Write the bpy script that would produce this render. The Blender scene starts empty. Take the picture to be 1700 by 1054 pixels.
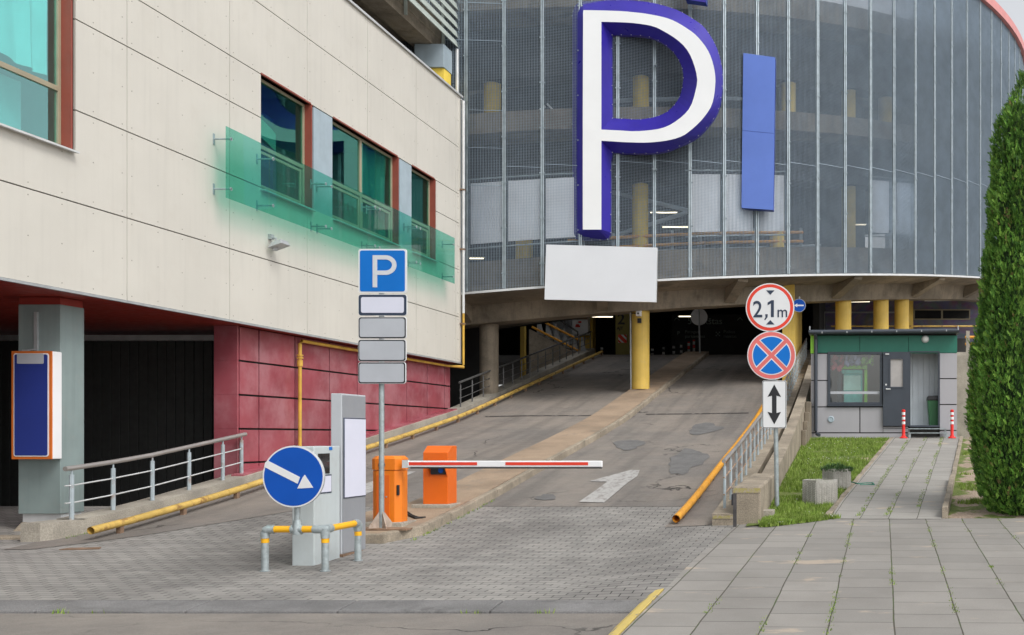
import bpy, math, random
import numpy as np
from mathutils import Vector, Matrix, noise
from mathutils.geometry import tessellate_polygon
random.seed(7); rnd = random.Random(11)
S = bpy.context.scene
COL = S.collection
E = 1.6                       # eye height, metres
F, PX, PY = 1727.0, 1425.0, 724.0
def P(x, y, D): return Vector(((x-PX)/F*D, D, (PY-y)/F*D+E))
def lin(t, pts):
    if t <= pts[0][0]: return pts[0][1]
    for (a, va), (b, vb) in zip(pts, pts[1:]):
        if t <= b: return va+(vb-va)*(t-a)/(b-a)
    return pts[-1][1]
def sm(a, b, t):
    t = min(1, max(0, (t-a)/(b-a))); return t*t*(3-2*t)
RP = [(0,-1.56),(8.5,-1.56),(9.7,-1.54),(11.5,-1.515),(13.8,-1.42),(15.5,-1.22),(16.5,-1.11),(20,-.60),(23.3,-.15),(26.9,.40),(32.9,1.57),(41.7,3.27),(90,3.27)]
def rp(D):                     # ramp and apron height (world z)
    if D > 39.5: return lin(D, RP)+E
    return sum(lin(D+d, RP) for d in (-.8,-.4,0,.4,.8))/5+E
RR = [(0,-1.88),(8.05,-1.54),(15.3,-1.22),(27.3,-.055),(27.6,-.05),(90,-.05)]
def hr(D): return sum(lin(D+d, RR) for d in (-.5,0,.5))/3+E
def gz(X, D):
    z = rp(D)
    w = sm(-3.2,-1.8,X)*sm(9.5,10.6,D)*(1-sm(14.6,15.4,D))
    return z*(1-w)+(hr(D)-.012)*w
def G(x, y, fn=None, lift=0):  # photo pixel -> point on the ramp / right terrain
    fn = fn or rp
    a, b = 5.0, 41.6
    for _ in range(50):
        m = (a+b)/2
        if PY-(fn(m)-E)*F/m > y: a = m
        else: b = m
    return Vector(((x-PX)/F*a, a, fn(a)+lift))
WT = [(13.0,-1.2),(13.9,-1.17),(14.6,-1.13),(15.8,-1.02),(18.5,-.66),(28.3,.77),(42.3,3.57)]
def wt(D): return lin(D, WT)+E

# ---------------------------------------------------------------- mesh builder
class MB:
    def __init__(s): s.v = []; s.f = []; s.m = []
    def quad(s, a, b, c, d, m=0):
        n = len(s.v); s.v += [tuple(a), tuple(b), tuple(c), tuple(d)]; s.f.append((n,n+1,n+2,n+3)); s.m.append(m); return s
    def poly(s, pts, m=0):
        n = len(s.v); s.v += [tuple(p) for p in pts]; s.f.append(tuple(range(n, n+len(pts)))); s.m.append(m); return s
    def hexa(s, b, t, m=0):    # bottom 4 ccw, top 4
        n = len(s.v); s.v += [tuple(p) for p in b]+[tuple(p) for p in t]
        for q in ((3,2,1,0),(4,5,6,7),(0,1,5,4),(1,2,6,5),(2,3,7,6),(3,0,4,7)):
            s.f.append(tuple(n+i for i in q)); s.m.append(m)
        return s
    def box(s, x0, x1, y0, y1, z0, z1, m=0):
        return s.hexa([(x0,y0,z0),(x1,y0,z0),(x1,y1,z0),(x0,y1,z0)], [(x0,y0,z1),(x1,y0,z1),(x1,y1,z1),(x0,y1,z1)], m)
    def prism(s, pts, off, m=0):          # planar polygon extruded along off
        n = len(s.v); k = len(pts); off = Vector(off)
        s.v += [tuple(p) for p in pts]+[tuple(Vector(p)+off) for p in pts]
        s.f.append(tuple(range(n, n+k))); s.f.append(tuple(n+k+i for i in range(k-1,-1,-1))); s.m += [m, m]
        for i in range(k):
            j = (i+1) % k; s.f.append((n+j, n+i, n+k+i, n+k+j)); s.m.append(m)
        return s
    def tube(s, path, r, n=10, m=0, caps=True, hollow=False):
        path = [Vector(p) for p in path]; rings = []
        rs = r if isinstance(r, (list, tuple)) else [r]*len(path)
        for i, p in enumerate(path):
            a = path[max(0,i-1)]; b = path[min(len(path)-1,i+1)]; t = (b-a).normalized()
            up = Vector((0,0,1)) if abs(t.z) < .9 else Vector((0,1,0))
            u = t.cross(up).normalized(); w = t.cross(u)
            sc = 1.0
            if 0 < i < len(path)-1:
                c = (path[i]-path[i-1]).normalized().dot((path[i+1]-path[i]).normalized()); sc = 1/max(.6, math.sqrt(max(.01,(1+c)/2)))
            k = len(s.v); rings.append(k)
            for j in range(n):
                q = 2*math.pi*j/n; s.v.append(tuple(p+(u*math.cos(q)+w*math.sin(q))*rs[i]*(sc if sc < 1.5 else 1.5)))
        for a, b in zip(rings, rings[1:]):
            for j in range(n):
                s.f.append((a+j, a+(j+1)%n, b+(j+1)%n, b+j)); s.m.append(m)
        if caps:
            s.f.append(tuple(rings[0]+j for j in range(n-1,-1,-1))); s.f.append(tuple(rings[-1]+j for j in range(n))); s.m += [m, m]
        return s
    def lathe(s, c, prof, n=24, axis='z', m=0):   # prof: (r, t) along the axis
        k = len(s.v); c = Vector(c)
        for r, t in prof:
            for j in range(n):
                q = 2*math.pi*j/n
                if axis == 'z': o = (r*math.cos(q), r*math.sin(q), t)
                elif axis == 'y': o = (r*math.cos(q), t, r*math.sin(q))
                else: o = (t, r*math.cos(q), r*math.sin(q))
                s.v.append(tuple(c+Vector(o)))
        for i in range(len(prof)-1):
            for j in range(n):
                s.f.append((k+i*n+j, k+i*n+(j+1)%n, k+(i+1)*n+(j+1)%n, k+(i+1)*n+j)); s.m.append(m)
        s.f.append(tuple(k+j for j in range(n-1,-1,-1))); s.f.append(tuple(k+(len(prof)-1)*n+j for j in range(n))); s.m += [m, m]
        return s
    def grid(s, fn, us, vs, m=0):
        n = len(s.v)
        for u in us:
            for v in vs: s.v.append(tuple(fn(u, v)))
        k = len(vs)
        for i in range(len(us)-1):
            for j in range(k-1):
                s.f.append((n+i*k+j, n+(i+1)*k+j, n+(i+1)*k+j+1, n+i*k+j+1)); s.m.append(m)
        return s
    def build(s, name, mat, parent=None, smooth=False, bev=0, orient=True, base=None):
        me = bpy.data.meshes.new(name)
        mats = mat if isinstance(mat, (list, tuple)) else [mat]
        for q in mats: me.materials.append(q)
        v = np.array(s.v, dtype=float).reshape(-1,3)
        if parent is not None: o0 = ORG[parent]
        elif base is not None: o0 = Vector(base)
        else: o0 = Vector((0,0,0))
        v = v-np.array(o0)
        me.from_pydata([tuple(q) for q in v], [], s.f)
        if len(mats) > 1: me.polygons.foreach_set('material_index', s.m)
        if orient and len(s.f) < 60000:
            import bmesh
            bm = bmesh.new(); bm.from_mesh(me); bmesh.ops.recalc_face_normals(bm, faces=bm.faces[:]); bm.to_mesh(me); bm.free()
        if smooth:
            me.polygons.foreach_set('use_smooth', [True]*len(me.polygons))
            me.set_sharp_from_angle(angle=math.radians(40))
        me.update()
        o = bpy.data.objects.new(name, me); COL.objects.link(o)
        if parent is not None: o.parent = parent
        else: o.location = o0
        ORG[o] = o0
        if bev:
            md = o.modifiers.new('bevel', 'BEVEL'); md.width = bev; md.segments = 2; md.limit_method = 'ANGLE'; md.angle_limit = math.radians(40)
        return o
ORG = {}
def thing(name, label, cat, loc, group=None):
    o = bpy.data.objects.new(name, None); COL.objects.link(o); o.location = loc; o.empty_display_size = .1
    o['label'] = label; o['category'] = cat
    if group: o['group'] = group
    ORG[o] = Vector(loc); return o
def tag(o, label, cat, group=None):
    o['label'] = label; o['category'] = cat
    if group: o['group'] = group
    return o
def struct(o, label=None, kind='structure', cat=None):
    o['kind'] = kind
    if label: o['label'] = label
    o['category'] = cat or o.name.split('.')[0].replace('_', ' ')
    return o

# ---------------------------------------------------------------- materials
def nd(nt, typ, props=None, **inp):
    n = nt.nodes.new(typ)
    for k, v in (props or {}).items(): setattr(n, k, v)
    for k, v in inp.items():
        key = int(k[1:]) if k[0] == '_' and k[1:].isdigit() else k.replace('_', ' ')
        s = n.inputs[key]
        if isinstance(v, bpy.types.NodeSocket): nt.links.new(v, s)
        else: s.default_value = v
    return n
def c4(c): return (c[0], c[1], c[2], 1)
def mul(c, k): return tuple(min(1, max(0, q*k)) for q in c[:3])
def mixc(nt, fac, a, b, mode='MIX'):
    n = nt.nodes.new('ShaderNodeMix'); n.data_type = 'RGBA'; n.blend_type = mode
    for s, v in ((n.inputs[0], fac), (n.inputs[6], a), (n.inputs[7], b)):
        if isinstance(v, bpy.types.NodeSocket): nt.links.new(v, s)
        elif isinstance(v, (int, float)): s.default_value = v
        else: s.default_value = c4(v)
    return n.outputs[2]
def mth(nt, op, a, b=None, clamp=False):
    n = nt.nodes.new('ShaderNodeMath'); n.operation = op; n.use_clamp = clamp
    for i, v in enumerate((a, b)):
        if v is None: continue
        if isinstance(v, bpy.types.NodeSocket): nt.links.new(v, n.inputs[i])
        else: n.inputs[i].default_value = v
    return n.outputs[0]
def ramp(nt, fac, a, b, lo=0, hi=1):
    n = nt.nodes.new('ShaderNodeMapRange'); n.clamp = True; n.interpolation_type = 'SMOOTHSTEP'
    nt.links.new(fac, n.inputs[0])
    for i, v in enumerate((a, b, lo, hi)): n.inputs[i+1].default_value = v
    return n.outputs[0]
def new(name):
    m = bpy.data.materials.new(name); m.use_nodes = True; nt = m.node_tree
    return m, nt, nt.nodes['Principled BSDF']
def coord(nt, scale=None):
    t = nt.nodes.new('ShaderNodeTexCoord').outputs['Object']
    if scale: t = nd(nt, 'ShaderNodeMapping', Vector=t, Scale=scale).outputs[0]
    return t
def nz(nt, vec, scale, detail=4, rough=.55, dist=0):
    return nd(nt, 'ShaderNodeTexNoise', Vector=vec, Scale=scale, Detail=detail, Roughness=rough, Distortion=dist).outputs[0]
def M(name, col, rough=.6, var=.1, scale=3, speck=0, sscale=90, bump=0, bscale=50, metal=0, streak=0, dirt=None, spec=.5, coat=0):
    m, nt, b = new(name); tc = coord(nt)
    n = ramp(nt, nz(nt, tc, scale, 5), .3, .7)
    c = mixc(nt, n, mul(col, 1-var), mul(col, 1+var))
    if speck: c = mixc(nt, ramp(nt, nz(nt, tc, sscale, 2), .35, .65), mixc(nt, 1, c, (1-speck,)*3, 'MULTIPLY'), c)
    if streak:
        st = nz(nt, coord(nt, (5,5,.25)), 1.6, 5, .6)
        c = mixc(nt, ramp(nt, st, .45, .75, 0, streak), c, mul(col, .55))
    if dirt:
        dc, amt, ds = dirt
        c = mixc(nt, ramp(nt, nz(nt, tc, ds, 8, .65), .52, .68, 0, amt), c, dc)
    nt.links.new(c, b.inputs['Base Color'])
    nt.links.new(ramp(nt, nz(nt, tc, scale*3, 4), .2, .8, max(0, rough-.08), min(1, rough+.1)), b.inputs['Roughness'])
    b.inputs['Metallic'].default_value = metal; b.inputs['Specular IOR Level'].default_value = spec
    if coat: b.inputs['Coat Weight'].default_value = coat
    if bump:
        bp = nd(nt, 'ShaderNodeBump', Height=nz(nt, tc, bscale, 4), Strength=bump, Distance=.01)
        nt.links.new(bp.outputs[0], b.inputs['Normal'])
    return m
def emit(name, col, st):
    m, nt, b = new(name); b.inputs['Base Color'].default_value = c4(col)
    b.inputs['Emission Color'].default_value = c4(col); b.inputs['Emission Strength'].default_value = st; return m
def glass(name, tint, refl=.12, rough=.03, body=None, bodyamt=0, coat=0, gcol=(1,1,1)):
    m, nt, b = new(name); nt.nodes.remove(b); out = nt.nodes['Material Output']
    tr = nd(nt, 'ShaderNodeBsdfTransparent', Color=c4(tint))
    gl = nd(nt, 'ShaderNodeBsdfGlossy', Color=c4(gcol), Roughness=rough)
    fr = nd(nt, 'ShaderNodeFresnel', IOR=1.5)
    fac = mth(nt, 'ADD', mth(nt, 'MULTIPLY', fr.outputs[0], refl/.04), coat, True)
    ge = nd(nt, 'ShaderNodeNewGeometry'); fac = mth(nt, 'MULTIPLY', fac, mth(nt, 'SUBTRACT', 1.0, ge.outputs['Backfacing']))   # one reflection per pane
    sh = tr.outputs[0]
    if bodyamt:
        df = nd(nt, 'ShaderNodeBsdfDiffuse', Color=c4(body))
        mx = nd(nt, 'ShaderNodeMixShader', Fac=bodyamt, _1=tr.outputs[0], _2=df.outputs[0]); sh = mx.outputs[0]
    mx = nd(nt, 'ShaderNodeMixShader', Fac=fac, _1=sh, _2=gl.outputs[0])
    nt.links.new(mx.outputs[0], out.inputs['Surface']); return m

def mat_asphalt(name, col, cracks=.9, tyre=True, warm=(.15,.135,.12)):
    m, nt, b = new(name); tc = coord(nt)
    c = mixc(nt, ramp(nt, nz(nt, tc, .55, 6, .6), .3, .7), mul(col,.84), mul(warm,1.08))
    st = nz(nt, coord(nt, (1.7,.09,.3)), 1.1, 5, .6)
    if tyre: c = mixc(nt, ramp(nt, st, .42, .68, 0, .55), c, mul(col,.5))
    c = mixc(nt, ramp(nt, nz(nt, tc, 160, 2), .35, .68, 0, .5), mixc(nt, 1, c, (.72,)*3, 'MULTIPLY'), mixc(nt, 1, c, (1.35,)*3, 'MULTIPLY'))
    c = mixc(nt, ramp(nt, nz(nt, coord(nt,(1,1,1)), 2.2, 7, .7), .6, .74, 0, .45), c, mul(col,.5))
    # cracks
    wv = nd(nt, 'ShaderNodeVectorMath', {'operation':'ADD'}, _0=tc, _1=nd(nt,'ShaderNodeVectorMath',{'operation':'SCALE'},_0=nd(nt,'ShaderNodeTexNoise',Vector=tc,Scale=1.6,Detail=5.0).outputs[1],Scale=1.1).outputs[0]).outputs[0]
    wv = nd(nt, 'ShaderNodeMapping', Vector=wv, Scale=(.26,.4,.3)).outputs[0]
    vo = nd(nt, 'ShaderNodeTexVoronoi', {'feature':'DISTANCE_TO_EDGE'}, Vector=wv, Scale=1.0).outputs[0]
    cr = mth(nt, 'MULTIPLY', ramp(nt, vo, .003, .008, 1, 0), ramp(nt, nz(nt, tc, .45, 3), .45, .6))
    c = mixc(nt, mth(nt, 'MULTIPLY', cr, cracks), c, (.022,.02,.018))
    nt.links.new(c, b.inputs['Base Color'])
    nt.links.new(ramp(nt, nz(nt, tc, 5, 4), .3, .7, .72, .95), b.inputs['Roughness'])
    h = mth(nt, 'SUBTRACT', nz(nt, tc, 140, 3), mth(nt,'MULTIPLY',cr,1.5))
    nt.links.new(nd(nt, 'ShaderNodeBump', Height=h, Strength=.55, Distance=.008).outputs[0], b.inputs['Normal'])
    return m
def mat_pavers():
    m, nt, b = new('paver_blocks'); tc = coord(nt)
    wob = nd(nt,'ShaderNodeVectorMath',{'operation':'SCALE'},_0=nd(nt,'ShaderNodeTexNoise',Vector=tc,Scale=1.1,Detail=2.0).outputs[1],Scale=.05).outputs[0]
    v = nd(nt,'ShaderNodeVectorMath',{'operation':'ADD'},_0=tc,_1=wob).outputs[0]
    br = nd(nt, 'ShaderNodeTexBrick', {'offset':.5,'squash':1.0}, Vector=v, Color1=(.302,.287,.266,1), Color2=(.232,.222,.208,1), Mortar=(.03,.028,.025,1), Scale=1.0, Mortar_Size=.0062, Mortar_Smooth=.2, Bias=.1, Brick_Width=.215, Row_Height=.118)
    c = br.outputs[0]
    c = mixc(nt, ramp(nt, nz(nt, coord(nt,(.5,.22,1)), 1.2, 6, .62), .38, .68, 0, .6), c, mixc(nt,1,c,(.42,.41,.42),'MULTIPLY'))
    c = mixc(nt, ramp(nt, nz(nt, coord(nt,(.25,1.2,1)), 2.1, 6, .65), .5, .7, 0, .38), c, (.38,.36,.335))
    c = mixc(nt, ramp(nt, nz(nt, tc, 130, 2), .35, .7, 0, .4), c, mixc(nt,1,c,(1.4,)*3,'MULTIPLY'))
    c = mixc(nt, ramp(nt, nz(nt, tc, 3.5, 7, .7), .62, .75, 0, .4), c, (.09,.085,.08))
    nt.links.new(c, b.inputs['Base Color']); b.inputs['Roughness'].default_value = .85
    h = mth(nt, 'ADD', mth(nt,'MULTIPLY',br.outputs[1],-1.0), mth(nt,'MULTIPLY',nz(nt, tc, 25, 5),.35))
    nt.links.new(nd(nt, 'ShaderNodeBump', Height=h, Strength=.6, Distance=.009).outputs[0], b.inputs['Normal'])
    return m
def mat_slabs(name, slope, c0, w, length, off, colA=(.268,.252,.231), colB=(.218,.206,.190)):
    m, nt, b = new(name); tc = coord(nt)
    sp = nd(nt, 'ShaderNodeSeparateXYZ', Vector=tc)
    wob = mth(nt,'MULTIPLY', mth(nt,'SUBTRACT', nz(nt, tc, .9, 2), .5), .03)
    u = mth(nt,'ADD', mth(nt,'SUBTRACT', mth(nt,'SUBTRACT', sp.outputs[0], mth(nt,'MULTIPLY',sp.outputs[1],slope)), c0), wob)
    v = mth(nt,'ADD', sp.outputs[1], mth(nt,'MULTIPLY',sp.outputs[0],slope))
    vec = nd(nt,'ShaderNodeCombineXYZ', X=v, Y=u).outputs[0]
    br = nd(nt, 'ShaderNodeTexBrick', {'offset':off,'squash':1.0}, Vector=vec, Color1=c4(colA), Color2=c4(colB), Mortar=(.045,.042,.037,1), Scale=1.0, Mortar_Size=.006, Mortar_Smooth=.3, Bias=.0, Brick_Width=length, Row_Height=w)
    c = br.outputs[0]
    fr = mth(nt,'ABSOLUTE', mth(nt,'SUBTRACT', mth(nt,'FRACT', mth(nt,'ADD', mth(nt,'DIVIDE',u,w), .5)), .5))
    nn = nz(nt, tc, 7, 5, .7)
    jw = mth(nt,'MULTIPLY', mth(nt,'ADD', nn, .2), .017)
    jl = ramp(nt, mth(nt,'SUBTRACT', fr, jw), -.006, .004, 1, 0)
    c = mixc(nt, ramp(nt, nz(nt, tc, 1.3, 6, .6), .35, .7, 0, .5), c, mixc(nt,1,c,(.72,.71,.7),'MULTIPLY'))
    c = mixc(nt, ramp(nt, nz(nt, tc, 110, 2), .35, .65, 0, .45), c, mixc(nt,1,c,(1.28,)*3,'MULTIPLY'))
    c = mixc(nt, ramp(nt, nz(nt, coord(nt,(1,2.2,1)), 1.25, 5, .6), .61, .70, 0, .6), c, (.46,.37,.28))
    jc = mixc(nt, ramp(nt, nz(nt, tc, 2.3, 4), .42, .6), (.07,.06,.045), (.06,.085,.025))
    c = mixc(nt, jl, c, jc)
    nt.links.new(c, b.inputs['Base Color']); b.inputs['Roughness'].default_value = .85
    h = mth(nt,'ADD', mth(nt,'MULTIPLY', mth(nt,'MAXIMUM',br.outputs[1],jl), -1.0), mth(nt,'MULTIPLY',nz(nt,tc,60,4),.25))
    nt.links.new(nd(nt, 'ShaderNodeBump', Height=h, Strength=.5, Distance=.008).outputs[0], b.inputs['Normal'])
    return m
def mat_lawn():
    m, nt, b = new('lawn_soil'); tc = coord(nt)
    g = mixc(nt, ramp(nt, nz(nt, tc, 2.5, 6, .65), .35, .65), (.11,.165,.028), (.19,.23,.055))
    g = mixc(nt, ramp(nt, nz(nt, tc, 40, 3), .35, .7, 0, .6), g, (.05,.08,.015))
    s = mixc(nt, ramp(nt, nz(nt, tc, 30, 5, .7), .35, .65), (.28,.21,.155), (.44,.345,.265))
    sp = nd(nt, 'ShaderNodeSeparateXYZ', Vector=tc)
    right = ramp(nt, mth(nt,'SUBTRACT', sp.outputs[0], mth(nt,'MULTIPLY', sp.outputs[1], .118)), -.6, -.3)
    f = mth(nt,'ADD', nz(nt, tc, 1.4, 5, .6), mth(nt,'MULTIPLY', right, .2))
    c = mixc(nt, ramp(nt, f, .62, .68), g, s)
    nt.links.new(c, b.inputs['Base Color']); b.inputs['Roughness'].default_value = .95
    nt.links.new(nd(nt, 'ShaderNodeBump', Height=nz(nt,tc,35,5), Strength=1.0, Distance=.03).outputs[0], b.inputs['Normal'])
    return m
def mat_worn(name, paint, under, lo=.42, hi=.56, sc=9):
    m, nt, b = new(name); tc = coord(nt)
    f = ramp(nt, nz(nt, coord(nt,(1,.45,1)), sc, 8, .72), lo, hi)
    c = mixc(nt, f, under, mixc(nt, nz(nt,tc,30,3), mul(paint,.85), paint))
    nt.links.new(c, b.inputs['Base Color']); b.inputs['Roughness'].default_value = .8; return m
def mat_mural():
    m, nt, b = new('mural_paint'); tc = coord(nt)
    a = nd(nt,'ShaderNodeTexNoise', Vector=coord(nt,(.7,.7,1.1)), Scale=1.1, Detail=6.0, Distortion=2.5)
    c = mixc(nt, .35, a.outputs[1], (.03,.05,.14))
    c = mixc(nt, 1, c, (.5,.45,.6), 'MULTIPLY')
    nt.links.new(c, b.inputs['Base Color']); b.inputs['Roughness'].default_value = .6; return m
def mat_red(name, col, streak=.35):
    m, nt, b = new(name); tc = coord(nt)
    c = mixc(nt, ramp(nt, nz(nt, tc, .9, 5), .3, .7), mul(col,.85), mul(col,1.15))
    c = mixc(nt, ramp(nt, nz(nt, coord(nt,(1,1,1)), 1.1, 5, .6), .38, .72, 0, .42), c, (.56,.31,.34))  # pale pink blotches put a sky sheen into the red
    sc = nz(nt, nd(nt,'ShaderNodeMapping',Vector=tc,Scale=(3,9,2),Rotation=(.6,0,.3)).outputs[0], 2.4, 6, .7, 1.5)
    c = mixc(nt, ramp(nt, sc, .66, .7, 0, .55), c, mul(col,.65))
    nt.links.new(c, b.inputs['Base Color']); b.inputs['Roughness'].default_value = .27; return m

MT = {}
MT['asphalt'] = mat_asphalt('ramp_asphalt', (.245,.223,.204), warm=(.272,.236,.203))
MT['street'] = mat_asphalt('street_asphalt', (.225,.205,.187), 1.0, False, (.275,.245,.215))
MT['pavers'] = mat_pavers()
MT['slabs'] = mat_slabs('sidewalk_slabs', .0243, .088, .53, .5, .37)
MT['path'] = mat_slabs('path_slabs', .1155, -2.16, .42, .62, .45, (.32,.305,.28), (.275,.262,.242))
MT['lawn'] = mat_lawn()
MT['concrete'] = M('weathered_concrete', (.35,.295,.225), .85, .24, 1.6, .3, 70, .6, 30, streak=.35, dirt=((.16,.14,.11),.6,3.5))
MT['concrete_lt'] = M('pale_concrete', (.40,.365,.305), .85, .18, 2, .25, 60, .5, 40, streak=.25, dirt=((.25,.23,.2),.45,3))
MT['concrete_dk'] = M('grey_concrete', (.24,.20,.15), .85, .3, .8, .15, 40, .3, 20, streak=.6, dirt=((.10,.085,.065),.7,1.3))
MT['tan'] = M('tan_concrete', (.36,.265,.185), .88, .2, .9, .28, 90, .5, 40, dirt=((.2,.165,.13),.6,2.2))
MT['kerbstone'] = M('grey_kerbstone', (.195,.19,.188), .85, .2, 1.4, .3, 100, .5, 50, dirt=((.07,.068,.065),.6,2.0))
MT['cream'] = M('cream_panel', (.62,.595,.535), .55, .035, .7, .05, 140, .06, 30, streak=.12, dirt=((.45,.41,.34),.10,2.0))
MT['screw'] = M('panel_screw', (.3,.28,.24), .5)
MT['joint'] = M('dark_joint', (.03,.028,.026), .9)
MT['red_panel'] = mat_red('red_panel', (.31,.07,.09))
MT['red_soffit'] = M('red_soffit', (.30,.03,.02), .45, .1)
MT['red_jamb'] = M('red_jamb', (.27,.06,.04), .5, .1)
MT['frame_beige'] = M('window_frame', (.33,.29,.2), .45, .08)
MT['metal_grey'] = M('grey_metal', (.42,.44,.45), .45, .1, 6, metal=.3)
MT['metal_light'] = M('light_metal', (.62,.63,.63), .4, .06, 5, metal=.2)
MT['blue_grey'] = M('blue_grey_panel', (.36,.44,.49), .5, .06, streak=.15)
MT['pillar'] = M('pillar_panel', (.235,.295,.29), .5, .08, 1.5, streak=.25, dirt=((.3,.3,.28),.25,4))
MT['steel'] = M('galvanised_steel', (.36,.42,.45), .42, .16, 14, metal=.45, dirt=((.22,.15,.09),.2,6))
MT['steel_rust'] = M('rusty_steel', (.36,.24,.16), .7, .35, 9, metal=.2, dirt=((.55,.5,.42),.8,5))
MT['post_paint'] = M('grey_blue_paint', (.36,.42,.45), .5, .12, 9, dirt=((.25,.11,.04),.75,5))
MT['rail_brown'] = M('brown_handrail', (.30,.26,.23), .35, .15, 8, metal=.55)
MT['rail_steel'] = M('stainless_rail', (.42,.39,.37), .38, .04, 2, metal=.5)
MT['rail_dark'] = M('dark_rail', (.13,.13,.13), .45, .15, 8, metal=.4)
MT['yellow_pipe'] = M('yellow_pipe_paint', (.56,.375,.095), .5, .14, 6, dirt=((.20,.085,.035),.9,5.5))
MT['orange_pipe'] = M('orange_pipe_paint', (.78,.36,.035), .45, .08, 5, dirt=((.3,.14,.05),.35,4))
MT['yellow'] = M('yellow_paint', (.66,.45,.09), .6, .1, 2, streak=.3, dirt=((.5,.38,.15),.4,4))
MT['yellow_bright'] = M('yellow_paint_brightened', (.90,.66,.10), .6, .1, 2, streak=.2)  # lighter copy of the column yellow, making up for missing light inside
MT['gas'] = M('gas_pipe_paint', (.60,.36,.05), .5, .15, 4, dirt=((.4,.25,.1),.4,7))
MT['mesh'] = M('mesh_wire', (.325,.40,.475), .5, .08, 2, metal=.25)
MT['mullion'] = M('mullion_steel', (.34,.40,.435), .4, .14, 6, metal=.4)
MT['infill'] = M('infill_sheet', (.85,.87,.90), .5, .05, 1, streak=.12)
MT['pink'] = M('pink_rim', (.62,.25,.24), .5, .06)
MT['white'] = M('white_paint', (.80,.80,.81), .4, .03, 1.5)
MT['board'] = M('board_white', (.72,.74,.78), .5, .02, 1)
MT['navy'] = M('letter_blue', (.032,.020,.30), .34, .08, 1.5)
MT['letter_white'] = M('letter_face', (.86,.87,.88), .4, .02, 1)
MT['blue_panel'] = M('blue_panel', (.115,.205,.61), .5, .05, .8)
MT['blue_side'] = M('blue_side', (.03,.06,.30), .5, .05)
MT['sign_blue'] = M('sign_blue', (.003,.155,.56), .5, .05, 2, spec=.25)
MT['sign_blue2'] = M('deep_sign_blue', (.003,.078,.42), .5, .06, 2, spec=.25)
MT['ad_blue'] = M('ad_blue', (.018,.035,.22), .35, .04)
MT['sign_white'] = M('sign_white', (.72,.73,.74), .35, .03, 3)
MT['sign_grey'] = M('sign_grey', (.44,.46,.50), .45, .04, 3)
MT['sign_red'] = M('sign_red', (.72,.045,.02), .4, .05, 3)
MT['sign_pink'] = M('faded_red', (.70,.15,.14), .45, .06, 3)
MT['black'] = M('black_paint', (.015,.016,.02), .45, .1)
MT['edge_navy'] = M('plate_edge', (.02,.035,.07), .4, .1)
MT['orange'] = M('orange_shell', (.80,.20,.008), .42, .05, 2, dirt=((.5,.13,.01),.25,4))
MT['orange_dk'] = M('orange_terminal', (.74,.135,.006), .42, .05, 2)
MT['orange_edge'] = M('orange_frame', (.62,.15,.02), .4, .05)
MT['kiosk'] = M('kiosk_grey', (.50,.55,.56), .42, .05, 1.5, streak=.12, dirt=((.4,.4,.38),.25,4))
MT['totem'] = M('totem_grey', (.27,.28,.30), .45, .05, 2)
MT['totem_lt'] = M('totem_edge', (.46,.48,.51), .4, .05, 2)
MT['lavender'] = M('poster_white', (.66,.67,.78), .4, .02)
MT['screen'] = M('dark_screen', (.02,.022,.025), .12, .1)
MT['yellow_band'] = M('yellow_band', (.82,.42,.01), .4, .05)
MT['galv'] = M('galvanised_post', (.36,.41,.42), .45, .16, 16, metal=.4, dirt=((.5,.52,.52),.4,9))
MT['booth'] = M('booth_panel', (.39,.385,.41), .5, .03, 1, speck=.06, streak=.08)
MT['booth_green'] = M('booth_green', (.016,.15,.105), .45, .05)
MT['lime'] = M('lime_green', (.33,.72,.06), .5, .05)
MT['anthracite'] = M('anthracite', (.048,.058,.075), .4, .06)
MT['interior_grey'] = M('interior_panel', (.56,.60,.63), .6, .05)
MT['bin'] = M('bin_green', (.03,.13,.05), .45, .08)
MT['bag'] = M('black_bag', (.012,.012,.013), .3, .2, 20, bump=.8, bscale=30)
MT['bollard_red'] = M('bollard_red', (.74,.025,.02), .4, .05)
MT['shutter'] = M('dark_shutter', (.026,.028,.027), .7, .1)
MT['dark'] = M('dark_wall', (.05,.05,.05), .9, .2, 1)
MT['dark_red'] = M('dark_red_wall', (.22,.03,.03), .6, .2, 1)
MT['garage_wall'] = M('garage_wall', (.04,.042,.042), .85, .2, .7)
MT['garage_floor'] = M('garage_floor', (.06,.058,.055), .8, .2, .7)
MT['lampglow'] = emit('tube_light', (1,.90,.68), 1.8)
MT['lampoff'] = M('lamp_diffuser', (.75,.76,.74), .3, .03)
MT['brace'] = M('blue_brace', (.42,.50,.58), .45, .06)
MT['winglass'] = glass('window_glass', (.62,.95,.93), .04, .02, None, 0, .30, (.56,.98,.95))
MT['winglass_dk'] = glass('dark_window_glass', (.44,.76,.68), .03, .02, None, 0, .20, (.25,.72,.62))
MT['screenglass'] = glass('green_glass', (.53,.84,.77), .03, .02, (.22,.58,.48), .04)
MT['boothglass'] = glass('booth_glass', (.86,.92,.91), .05, .02, None, 0, .10)
MT['curtain'] = M('curtain', (.68,.74,.74), .8, .05)
MT['curtain_dk'] = M('curtain_green', (.32,.45,.42), .8, .1)
MT['room'] = M('room_wall', (.26,.36,.34), .8, .1)
MT['reflection_blue'] = M('reflection_blue', (.06,.10,.32), .7, .1)  # blue for the sheets that imitate reflections in the windows
MT['louvre'] = M('louvre_blade', (.42,.47,.43), .5, .08, 2)
MT['mural'] = mat_mural()
MT['mark'] = mat_worn('worn_marking', (.43,.42,.405), (.225,.207,.193), .33, .56, 11)
MT['kerb_yellow'] = mat_worn('worn_yellow', (.66,.50,.15), (.27,.25,.22), .38, .47, 7)
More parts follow.
